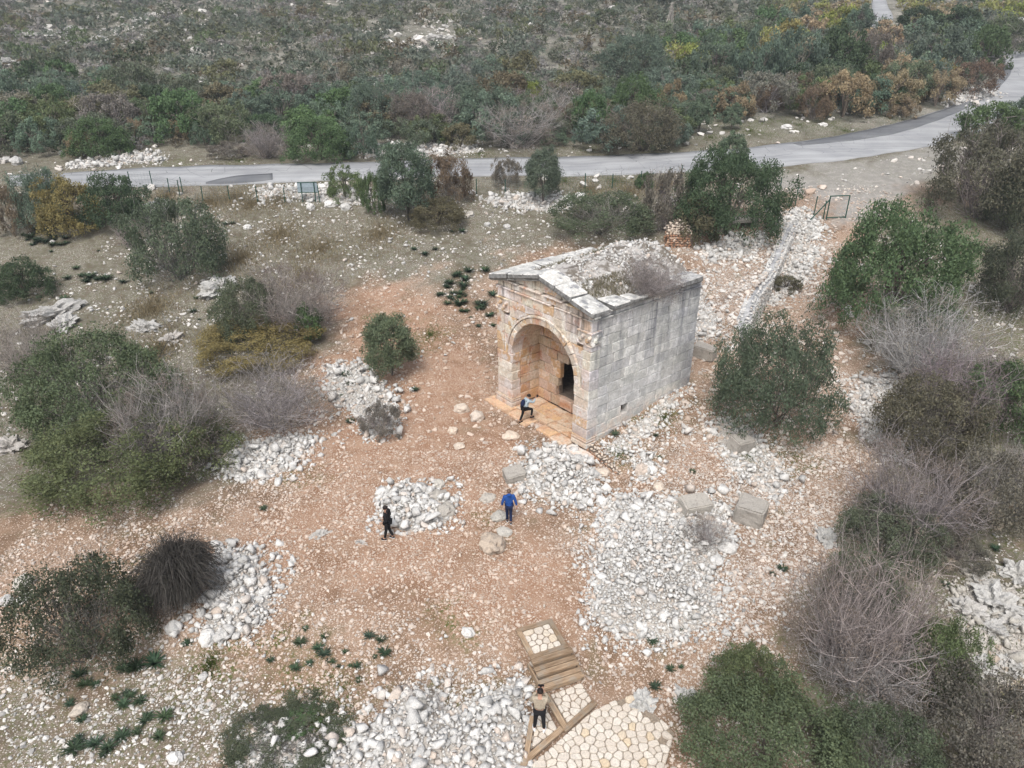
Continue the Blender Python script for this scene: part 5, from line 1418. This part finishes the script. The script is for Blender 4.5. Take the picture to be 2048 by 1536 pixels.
# ------------------------------------------------------------------ squills: rosettes of strap leaves
def squill_mesh(seed, n=44):
    r = np.random.default_rng(seed); V, F, C = [], [], []
    for k in range(n):
        a = r.uniform(0, 6.283); L = r.uniform(.6, 1.); el = r.uniform(.4, 1.35); w = .06 * r.uniform(.7, 1.2)
        d = np.array([math.cos(a), math.sin(a), 0]); s_ = np.array([-math.sin(a), math.cos(a), 0])
        o = len(V)
        for q in (0, .35, .7, 1.):
            p = d * (L * q * math.cos(el * (1 - .35 * q))) + np.array([0, 0, L * q * math.sin(el) * (1 - .45 * q) * .9 + .01])
            ww = w * (1 - q ** 2 * .95) * (.7 + .6 * q)
            V += [p + s_ * ww, p - s_ * ww + np.array([0, 0, .0])]
        for j in range(3): F.append((o + 2 * j, o + 2 * j + 1, o + 2 * j + 3, o + 2 * j + 2)); C.append(r.random())
    return mesh("leaves", np.array(V), np.array(F), M["leaf"], rnd=C)
SQ = [squill_mesh(900 + k) for k in range(4)]
def squills(pts, where, size=(13, 20), grp=None):
    for (u, v) in pts:
        g = ground(u, v); s = pxm(g) * rng.uniform(*size) * rng.uniform(.7, 1.7)
        o = obj("squill", SQ[int(rng.integers(0, 4))], None, g, (0, 0, rng.uniform(0, 6.28)), (s, s, s * rng.uniform(.9, 1.2)), tuple(np.array((.046, .072, .043)) * rng.uniform(.8, 1.5, 3).mean() * rng.uniform(.9, 1.1, 3)))
        tag(o, f"dark green squill rosette {where}", "plant", f"squills {where}")
def around(c, sx, sy, n): return [(rng.normal(c[0], sx), rng.normal(c[1], sy)) for _ in range(n)]
squills(around((910, 575), 24, 20, 26) + around((965, 610), 14, 22, 12), "left of the tomb's front corner", (10, 17))
squills(around((190, 560), 26, 9, 12), "in the middle of the stony left field", (10, 15))
squills(around((90, 475), 55, 16, 28), "below the yellowish bush by the fence", (9, 14))
squills([(392, 598), (386, 625), (398, 640), (300, 588), (130, 600), (120, 625), (160, 610)], "between the left field and the yellow brown bush", (9, 13))
squills([(700, 770), (726, 800), (690, 752), (682, 792), (722, 838), (700, 845), (830, 782)], "along the strip of rubble left of the red path", (9, 14))
squills(around((250, 1420), 70, 45, 14) + [(250, 1340), (275, 1335), (232, 1398), (282, 1402), (330, 1436), (318, 1475), (190, 1490), (165, 1440), (150, 1500), (240, 1478), (210, 1510), (375, 1290)], "at the lower left below the dark twiggy bush", (16, 26))
squills(around((660, 1310), 70, 25, 10) + [(600, 1287), (636, 1298), (592, 1338), (700, 1332), (542, 1322), (650, 1275), (762, 1282), (750, 1315), (770, 1308), (505, 1438), (528, 1020), (620, 1330)], "on the gravel left of the wooden steps", (11, 17))
squills([(1304, 1282), (1362, 1257), (1340, 1340), (1386, 1392), (1270, 1252), (1362, 1335), (1310, 1375), (1565, 1140), (1545, 1150)], "on the gravel right of the wooden steps", (11, 16))
squills([(1312, 872), (1320, 915), (1230, 870), (1385, 945)], "beside the tomb's side wall", (10, 15))
squills([(850, 510), (830, 500), (870, 500), (905, 465), (925, 465), (450, 450), (465, 448)], "in the dry field behind the tomb", (9, 14))
squills([(1960, 1110), (1990, 1100), (1890, 1170), (1975, 1140)], "among the rocks at the right edge", (15, 22))

# ------------------------------------------------------------------ grass
def grass(name, centres, n, hgt_m, color, label, seed, width=.02):
    """centres: list of (u, v, radius px); blades in tufts"""
    r = np.random.default_rng(seed); P = []
    for (u, v, rad) in centres:
        g = ground(u, v); R_ = rad * pxm(g); m = int(n * rad / sum(c[2] for c in centres))
        a = r.uniform(0, 6.28, m); q = R_ * np.abs(r.normal(0, .75, m)); P.append(np.column_stack([g.x + np.cos(a) * q, g.y + np.sin(a) * q * 1.5]))
    P = np.concatenate(P); base = np.column_stack([P, hgt(P[:, 0], P[:, 1])])
    H_ = hgt_m * r.uniform(.5, 1.4, len(P)); a = r.uniform(0, 6.28, len(P)); s_ = np.column_stack([np.cos(a), np.sin(a), 0 * a]) * width
    lean = r.normal(0, .35, (len(P), 3)); lean[:, 2] = 1
    V = np.stack([base - s_, base + s_, base + lean * H_[:, None]], 1).reshape(-1, 3)
    return tag(obj(name, mesh(name, V, np.arange(len(V)).reshape(-1, 3), M["leaf"], rnd=r.random(len(P))), color=color), label, kind="stuff")
grass("dry_grass", [(420, 405, 40), (500, 410, 40), (560, 400, 30), (470, 395, 30), (330, 395, 30), (1260, 385, 40), (1330, 372, 30), (1180, 380, 30), (640, 500, 60), (560, 470, 60), (480, 520, 50), (760, 470, 50), (600, 560, 40), (320, 700, 50), (300, 620, 60)], 26000, .28, (.24, .20, .125), "tufts of dry straw coloured grass in the field along the fence", 61, .022)
grass("green_grass", [(960, 308, 60), (640, 372, 30), (480, 322, 40), (1100, 305, 50), (1180, 300, 40), (1500, 262, 70), (1600, 250, 60), (1420, 275, 40), (1690, 262, 60), (1780, 236, 40), (860, 670, 30), (880, 1470, 24), (1235, 908, 20), (1330, 838, 22), (1500, 915, 26), (640, 1440, 60), (1960, 985, 30), (1990, 1260, 30), (1960, 620, 30), (1840, 1400, 30), (1230, 362, 60), (420, 1330, 20), (1130, 362, 50)], 26000, .12, (.085, .115, .030), "short green grass on the verges and between the stones", 62, .016)
rg = [(-a, b) for a, b in zip(rng.uniform(.6, 2.2, 2600), rng.uniform(.9, 5.5, 2600)) if rng.random() < .9 and a < 2.4 - .25 * b + .6] + [(-a, b) for a, b in zip(rng.uniform(5.2, 6.3, 900), rng.uniform(2, 6.5, 900))]
rg = np.array(rg); zz = roof_z(-rg[:, 0], rg[:, 1]); bs = np.column_stack([rg, zz - .02])
aa = rng.uniform(0, 6.28, len(bs)); ss = np.column_stack([np.cos(aa), np.sin(aa), 0 * aa]) * .02; ln = rng.normal(0, .4, (len(bs), 3)); ln[:, 2] = 1
V = np.stack([bs - ss, bs + ss, bs + ln * rng.uniform(.08, .26, (len(bs), 1))], 1).reshape(-1, 3)
tag(obj("roof_grass", mesh("roof_grass", V, np.arange(len(V)).reshape(-1, 3), M["leaf"], rnd=rng.random(len(bs))), tomb, color=(.20, .185, .125)), kind="stuff")

# ================================================================== FENCES, SIGN, GATE AND FAR THINGS
def rod(name, p0, p1, r, mat, parent=None, o=(0, 0, 0), sides=6):
    p0, p1 = Vector(p0), Vector(p1); d = p1 - p0; z = d.normalized(); x = z.orthogonal().normalized(); y = z.cross(x)
    V, n = [], sides
    for p in (p0, p1): V += [p + (x * math.cos(6.2832 * k / n) + y * math.sin(6.2832 * k / n)) * r - Vector(o) for k in range(n)]
    F = [(k, (k + 1) % n, n + (k + 1) % n, n + k) for k in range(n)] + [tuple(range(n - 1, -1, -1)), tuple(range(n, 2 * n))]
    return obj(name, mesh(name, V, F, M[mat]), parent)
def fence(px, label, h=1.5):
    P = [ground(u, v) for u, v in px]; root = empty("fence", P[0]); tag(root, label, "fence"); o = P[0]
    for p in P: rod("post", p - Vector((0, 0, .1)), p + Vector((rb.uniform(-.06, .06), 0, h * rb.uniform(.9, 1.08))), .045, "green_metal", root, o)
    V, F = [], []
    for a, b in zip(P[:-1], P[1:]):
        d = (b - a).length; nrm = (b - a).cross(Vector((0, 0, 1))).normalized() * .004
        def wire(q0, q1):
            up = Vector((0, 0, .006)) if abs((q1 - q0).normalized().z) < .6 else (b - a).normalized() * .006
            i = len(V); V.extend([q0 - up - o, q1 - up - o, q1 + up - o, q0 + up - o]); F.append((i, i + 1, i + 2, i + 3))
        for k in range(7): wire(a + Vector((0, 0, .1 + k * h / 7)), b + Vector((0, 0, .1 + k * h / 7)))
        m = int(d / .3)
        for k in range(1, m):
            q = a.lerp(b, k / m); wire(q + Vector((0, 0, .1)), q + Vector((0, 0, h * .93)))
    obj("wire_mesh", mesh("wire_mesh", V, F, M["wire"]), root)
    return root
fence([(262, 373), (306, 376), (340, 388), (360, 392), (366, 387), (407, 404), (460, 402), (516, 407), (570, 406), (640, 405)], "sagging green wire fence left of and behind the sign board")
fence([(953, 388), (1010, 392), (1070, 395), (1170, 380), (1224, 377), (1280, 377), (1303, 376), (1337, 364), (1362, 362)], "green post and wire fence along the verge behind the tomb")
fence([(1558, 393), (1590, 412), (1627, 432), (1646, 440)], "short run of green fence posts beside the gate", 1.7)
g = ground(1652, 440); g2 = g + Vector((1.7, .25, 0)); gt = empty("gate", g); tag(gt, "green metal gate frame at the head of the track beside the largest green bush", "gate")
for nm, a, b in (("post", g, g + Vector((0, 0, 2.0))), ("post", g2, g2 + Vector((0, 0, 2.0))), ("top_bar", g + Vector((0, 0, 1.97)), g2 + Vector((0, 0, 1.97))), ("bottom_bar", g + Vector((0, 0, .2)), g2 + Vector((0, 0, .2))), ("brace", g + Vector((0, 0, 1.7)), g + Vector((-1.5, -.3, .0)))):
    rod(nm, a, b, .05, "green_metal", gt, g)
# sign board seen from behind
g = ground(618, 404); sg = empty("sign_board", g, .05); tag(sg, "pale blue grey sign board on two dark posts, seen from behind", "sign")
for x in (-.55, .62): rod("post", (x, 0, -.1), (x, 0, 1.75), .05, "green_metal", sg)
for nm, x0, x1, y0, y1, z0_, z1_, mt in (("panel", -.9, .9, .05, .09, .82, 1.78, "sign_back"), ("frame_bar", -.9, .9, .02, .048, 1.72, 1.78, "green_metal"), ("frame_bar", -.9, .9, .02, .048, .82, .88, "green_metal"), ("frame_bar", -.9, .9, .02, .048, 1.27, 1.31, "sign_back")):
    bev_box(nm, x0, x1, y0, y1, z0_, z1_, .006, (mt,), parent=sg, jit=0, color=(1, 1, 1))
# rusty frame and pole beyond the road
g = ground(278, 258); fr = empty("steel_rack", g); tag(fr, "rusty steel box frame standing in the scrub beyond the road", "frame")
for x in (-.8, .6):
    for y in (0, .9): rod("post", (x, y, 0), (x, y, 1.7), .05, "rust", fr)
for z in (.5, 1.7):
    for a, b in (((-.8, 0), (.6, 0)), ((.6, 0), (.6, .9)), ((.6, .9), (-.8, .9)), ((-.8, .9), (-.8, 0))): rod("bar", (*a, z), (*b, z), .045, "rust", fr)
bev_box("panel", -.3, .6, -.06, -.02, .75, 1.7, .006, ("rust",), parent=fr, jit=0, color=(1, 1, 1))
a, b = ground(325, 252), ground(428, 240); pl = empty("rusty_pole", a); tag(pl, "long rusty pole propped level above the scrub beyond the road", "pole")
rod("beam", a + Vector((0, 0, 1.2)), b + Vector((0, 0, 1.6)), .10, "rust", pl, a)
for f in (.05, .5, .96): q = a.lerp(b, f); rod("prop", q, q + Vector((0, 0, 1.2 + .4 * f)), .06, "rust", pl, a)
# bare pale poplar and concrete building far away
g = ground(1338, 75); r_ = np.random.default_rng(77)
pp = empty("bare_poplar", g); tag(pp, "slender pale leafless poplar on the far slope", "tree")
hp_ = 62 * pxm(g); paths = [([(0, 0, 0), (.05, 0, hp_ * .5), (0, .05, hp_)], [.12, .08, .02], .8)]
obj("trunk", tubes(paths, sides=6), pp, color=(.42, .39, .35))
paths = []
for k in range(220):
    z = hp_ * r_.uniform(.08, .95); a = r_.uniform(0, 6.28); L = r_.uniform(.5, 1.3) * (1.1 - z / hp_); d = np.array([math.cos(a) * .32, math.sin(a) * .32, .95])
    q = np.linspace(0, 1, 4)[:, None]; paths.append((np.array([0, 0, z]) + d * q * L * 1.9 + np.array([math.cos(a), math.sin(a), 0]) * .15 * np.sqrt(q), [.06, .05, .04, .025], r_.random()))
obj("crown", tubes(paths), pp, color=(.46, .43, .39))
g = ground(2034, 76); bd = empty("concrete_building", g, -.1); tag(bd, "small flat roofed concrete building at the far right edge", "building")
for nm, x0, x1, y0, y1, z0_, z1_ in (("wall", -2.4, 6, 0, 5, -.5, 2.6), ("roof", -2.8, 6.4, -.4, 5.4, 2.605, 2.85), ("parapet", .3, 6.2, .4, 5, 2.855, 3.5)):
    bev_box(nm, x0, x1, y0, y1, z0_, z1_, .03, ("concrete",), parent=bd, jit=.02, color=(1, 1, 1))
bev_box("window", -1.4, -.2, -.03, .05, 1.0, 2.0, .01, ("asphalt_dark",), parent=bd, jit=0, color=(1, 1, 1)); bev_box("door", .8, 1.8, -.03, .05, -.3, 1.9, .01, ("rust",), parent=bd, jit=0, color=(1, 1, 1))

# ================================================================== PEOPLE
def pmat(name, c, rough=.85): return m_simple(name, c, rough, .18, 25)
SKIN = pmat("skin", (.42, .25, .18), .6)
def skin_obj(name, V, E_, rad, mat, parent, sub=2, root=0):
    me = bpy.data.meshes.new(name); me.from_pydata([tuple(v) for v in V], E_, []); me.update(); me.materials.append(mat)
    o = obj(name, me, parent)
    o.modifiers.new("skin", 'SKIN').use_smooth_shade = True
    sv_ = me.skin_vertices[0].data
    for i, r in enumerate(rad): sv_[i].radius = (r, r) if not isinstance(r, tuple) else r; sv_[i].use_root = (i == root)
    ss_ = o.modifiers.new("smooth", 'SUBSURF'); ss_.levels = sub; ss_.render_levels = sub
    return o
def ellip(name, c, s, mat, parent, rot=(0, 0, 0), sub=3, cutz=None, lumpy=0.):
    bm = bmesh.new(); bmesh.ops.create_icosphere(bm, subdivisions=sub, radius=1.)
    for v in bm.verts:
        if cutz is not None and v.co.z < cutz: v.co.z = cutz + (v.co.z - cutz) * .25
        if lumpy: v.co *= 1 + lumpy * mnoise.noise(v.co * 3)
    for f in bm.faces: f.smooth = True
    me = bpy.data.meshes.new(name); bm.to_mesh(me); bm.free(); me.materials.append(mat)
    return obj(name, me, parent, c, rot, s)
def person(P, heading, J, top, bottom, hair, shoe, sole, label, scale=1., long_jacket=0., bun=0., hood=False):
    """J: joints in the figure's own frame (faces +Y, z up)"""
    root = empty("person", P, heading); root.scale = (scale,) * 3; tag(root, label, "person")
    V, E_, Rr, ix = [], [], [], {}
    def add(k, p, r, par=None):
        ix[k] = len(V); V.append(p); Rr.append(r)
        if par is not None: E_.append((ix[par], ix[k]))
    J = {k: np.array(v, float) for k, v in J.items()}
    add("pel", J["pel"], (.145, .11)); add("waist", lerp(J["pel"], J["chest"], .5), (.13, .095), "pel"); add("chest", J["chest"], (.16, .11), "waist"); add("neckb", lerp(J["chest"], J["neck"], .6), (.10, .08), "chest")
    add("neck", J["neck"], .055, "neckb"); hd = J["head"] - J["neck"]
    add("jaw", J["neck"] + hd * .35 + np.array([0, .01, 0]), (.07, .078), "neck"); add("head", J["head"], (.078, .095), "jaw"); add("crown", J["head"] + hd / np.linalg.norm(hd) * .085, (.058, .07), "head")
    for s_ in "lr":
        sh = J["sh" + s_]; add("sh" + s_, sh, .062, "neckb"); add("el" + s_, J["el" + s_], .043, "sh" + s_); add("wr" + s_, J["wr" + s_], .029, "el" + s_)
        f = J["wr" + s_] - J["el" + s_]; f /= np.linalg.norm(f); palm = J["wr" + s_] + f * .07; add("pa" + s_, palm, (.036, .02), "wr" + s_)
        side = np.cross(f, np.array([0, 1., 0.2])); side /= np.linalg.norm(side) + 1e-6; curl = np.cross(side, f)
        for q, (w, L) in enumerate(((-.03, .065), (-.01, .078), (.011, .074), (.03, .058))):
            b_ = palm + f * .03 + side * w; add(f"f{s_}{q}a", b_ + f * L * .5 + curl * .012, .0095, "pa" + s_); add(f"f{s_}{q}b", b_ + f * L * .9 + curl * .035, .008, f"f{s_}{q}a")
        add(f"t{s_}a", palm - side * .045 + f * .015, .011, "pa" + s_); add(f"t{s_}b", palm - side * .06 + f * .05, .009, f"t{s_}a")
        add("hip" + s_, J["hip" + s_], .085, "pel"); add("kn" + s_, J["kn" + s_], .055, "hip" + s_); add("an" + s_, J["an" + s_], .038, "kn" + s_)
        add("to" + s_, J["an" + s_] + J["foot" + s_] * .12 + np.array([0, 0, -.045]), .032, "an" + s_)
    skin_obj("body", V, E_, Rr, SKIN, root)
    # face
    up = hd / np.linalg.norm(hd); fw = np.array([0, 1., 0]); fw -= up * (fw @ up); fw /= np.linalg.norm(fw); rt = np.cross(fw, up)
    hc = J["head"]
    dark = pmat("eye", (.02, .015, .01), .3)
    for q in (-1, 1): ellip("eye", hc + fw * .088 + rt * .032 * q + up * .005, (.012, .008, .009), dark, root, sub=1); ellip("ear", hc + rt * .082 * q, (.012, .022, .032), SKIN, root, sub=1)
    ellip("nose", hc + fw * .1 - up * .025, (.013, .018, .024), SKIN, root, sub=1); ellip("mouth", hc + fw * .088 - up * .062, (.026, .008, .008), pmat("lips", (.35, .14, .12), .6), root, sub=1)
    a_ = math.atan2(-up[1], up[2])
    ha = ellip("hair", hc + up * .03 - fw * .015, (.098, .112, .105), hair, root, (a_, 0, 0), 3, -.45, .05)
    if bun: ellip("hair_bun", hc - fw * .11 + up * .05, (.05, .05, .05), hair, root, sub=2)
    # clothes: shells that follow the limbs
    tv, te, tr = [J["pel"] + np.array([0, 0, .02]), lerp(J["pel"], J["chest"], .5), J["chest"], lerp(J["chest"], J["neck"], .75)], [(0, 1), (1, 2), (2, 3)], [(.175, .14), (.165, .13), (.195, .145), (.115, .10)]
    if long_jacket: tv.append(J["pel"] + np.array([0, 0, -long_jacket])); te.append((0, 4)); tr.append((.19, .155)); tr[0] = (.185, .15)
    for s_ in "lr":
        n_ = len(tv); tv += [J["sh" + s_], J["el" + s_], lerp(J["el" + s_], J["wr" + s_], .92)]; te += [(3, n_), (n_, n_ + 1), (n_ + 1, n_ + 2)]; tr += [.088, .066, .05]
    skin_obj("jacket" if long_jacket else "top", tv, te, tr, top, root, root=2)
    if hood: ellip("hood", J["neck"] - fw * .07 + up * .02, (.11, .08, .08), top, root, sub=2)
    bv, be, br_ = [J["pel"]], [], [(.17, .135)]
    for s_ in "lr":
        n_ = len(bv); bv += [J["hip" + s_], lerp(J["hip" + s_], J["kn" + s_], .5), J["kn" + s_], lerp(J["kn" + s_], J["an" + s_], .5), J["an" + s_] + np.array([0, 0, .03])]
        be += [(0, n_)] + [(n_ + i, n_ + i + 1) for i in range(4)]; br_ += [.105, .092, .072, .064, .055]
    skin_obj("trousers", bv, be, br_, bottom, root)
    for s_ in "lr":
        fd = J["foot" + s_]; az = math.atan2(fd[1], fd[0]) - math.pi / 2
        c = J["an" + s_] + fd * .06 + np.array([0, 0, -.045])
        sh = ellip("shoe", c, (.05, .14, .05), shoe, root, (0, 0, az), 2, -.6)
        ellip("sole", (0, 0, -.75), (1.06, 1.04, .28), sole, sh, sub=2)
    return root
def stand(**kw):
    J = dict(pel=(0, 0, .95), chest=(0, .01, 1.25), neck=(0, .0, 1.47), head=(0, .03, 1.62), shl=(-.19, 0, 1.41), shr=(.19, 0, 1.41), ell=(-.26, -.03, 1.13), elr=(.26, -.03, 1.13), wrl=(-.27, .06, .88), wrr=(.27, .06, .88),
             hipl=(-.09, 0, .9), hipr=(.09, 0, .9), knl=(-.10, .03, .5), knr=(.10, .03, .5), anl=(-.10, 0, .085), anr=(.10, 0, .085), footl=(-.1, .99, 0), footr=(.1, .99, 0))
    J.update(kw); return J
black, white = pmat("black_cloth", (.012, .012, .014)), pmat("white_rubber", (.75, .75, .74), .5)
navy, blue, beige, lightblue = pmat("navy_cloth", (.012, .02, .055)), pmat("blue_jacket", (.018, .07, .26)), pmat("beige_knit", (.36, .31, .24)), pmat("pale_blue_cloth", (.36, .43, .47))
hair_d, hair_b = pmat("dark_hair", (.02, .014, .012), .6), pmat("brown_hair", (.13, .085, .06), .6)
phone = pmat("phone", (.01, .01, .012), .3)
# climbing into the porch, seen from behind on the left; raises a phone
g = T2W(-4.05, -.62)
p = person((g[0], g[1], -.06), R(-62), stand(pel=(0, 0, .93), chest=(0, .12, 1.21), neck=(0, .22, 1.40), head=(0, .27, 1.55), shl=(-.18, .17, 1.36), shr=(.18, .17, 1.36), ell=(-.22, .35, 1.14), elr=(.23, .42, 1.24), wrl=(-.12, .55, 1.22), wrr=(.14, .58, 1.42),
           knl=(-.10, -.06, .5), anl=(-.12, -.22, .085), knr=(.11, .42, .78), anr=(.11, .36, .36), footl=(0, 1, 0), footr=(0, 1, 0)), lightblue, black, hair_d, black, black, "person in pale blue top and black trousers stepping up into the porch, phone raised", 1.0, bun=1)
bp = empty("backpack"); bp.parent = p; bp.location = (0, -.03, 1.18); bp.rotation_euler = (-.4, 0, 0)
ellip("pack", (0, -.10, .02), (.15, .10, .21), navy, bp, sub=3)
for s_ in (-1, 1): skin_obj("strap", [(s_ * .1, -.05, .19), (s_ * .13, .12, .2), (s_ * .13, .17, .02), (s_ * .12, .05, -.16)], [(0, 1), (1, 2), (2, 3)], [.02] * 4, navy, bp, 1)
bpp = bp; bpp.name = "backpack"
bev_box("phone", -.005, .035, -.005, .075, -.01, .15, .004, ("rust",), parent=None, jit=0)
ph = bpy.data.objects["phone"]; ph.data.materials.clear(); ph.data.materials.append(phone)
ph.parent = p; ph.location = (.125, .64, 1.46); ph.rotation_euler = (-.2, 0, .1)
# blue jacket, walking towards the tomb
g = ground(1018, 1044)
person(g, R(8), stand(knl=(-.08, .02, .5), anl=(-.07, .05, .085), knr=(.07, -.04, .49), anr=(.05, -.24, .16), ell=(-.29, -.04, 1.13), elr=(.29, -.06, 1.14), wrl=(-.30, .08, .9), wrr=(.33, -.10, .92)), blue, navy, hair_b, black, white, "person in a blue jacket and navy trousers walking towards the tomb", .98, .16, hood=True)
# black clothes, facing left
g = ground(778, 1078)
person(g, R(78), stand(head=(0, .05, 1.62), knl=(-.09, .06, .5), anl=(-.10, .14, .085), knr=(.10, .0, .5), anr=(.10, -.16, .10), ell=(-.22, -.08, 1.13), elr=(.22, -.06, 1.13), wrl=(-.19, .14, 1.0), wrr=(.19, .16, 1.02)), black, black, hair_d, black, white, "person dressed in black with white soled shoes standing beside a rubble heap", .98, .02, bun=1, hood=True)
# beige sweater at the foot of the steps, seen from behind
p = person((.86, 15.22, zl - .03), R(-4), stand(neck=(0, .03, 1.46), head=(.0, .08, 1.59), ell=(-.30, .10, 1.16), elr=(.30, .10, 1.16), wrl=(-.10, .30, 1.36), wrr=(.12, .30, 1.36), knl=(-.12, .02, .5), knr=(.12, .02, .5), anl=(-.15, .0, .085), anr=(.15, -.02, .085), footl=(-.2, .97, 0), footr=(.2, .97, 0)), beige, black, hair_d, white, white, "person in beige sweater and black trousers at the foot of the wooden steps", 1.02)
bev_box("phone", -.09, .09, -.01, .02, -.05, .05, .004, ("rust",), parent=None, jit=0)
ph = bpy.data.objects["phone.001"]; ph.data.materials.clear(); ph.data.materials.append(phone)
ph.parent = p; ph.location = (.02, .40, 1.47)

# ================================================================== HAZE
xs_, ys_, za, zb_ = (-560., 600.), (-70., 700.), -8., 130.
hv = [(x, y, z) for z in (za, zb_) for x, y in ((xs_[0], ys_[0]), (xs_[1], ys_[0]), (xs_[1], ys_[1]), (xs_[0], ys_[1]))]
hm = bpy.data.materials.new("haze"); hm.use_nodes = True
hn = hm.node_tree.nodes; hn.remove(hn["Principled BSDF"])
pvn = hn.new("ShaderNodeVolumePrincipled"); pvn.inputs["Density"].default_value = .0004; pvn.inputs["Color"].default_value = (.80, .88, 1., 1)
hm.node_tree.links.new(pvn.outputs[0], hn["Material Output"].inputs["Volume"])
tag(obj("haze", mesh("haze", hv, [(3, 2, 1, 0), (4, 5, 6, 7), (0, 1, 5, 4), (1, 2, 6, 5), (2, 3, 7, 6), (3, 0, 4, 7)], hm)), "thin grey blue winter haze over the hillside", kind="stuff")
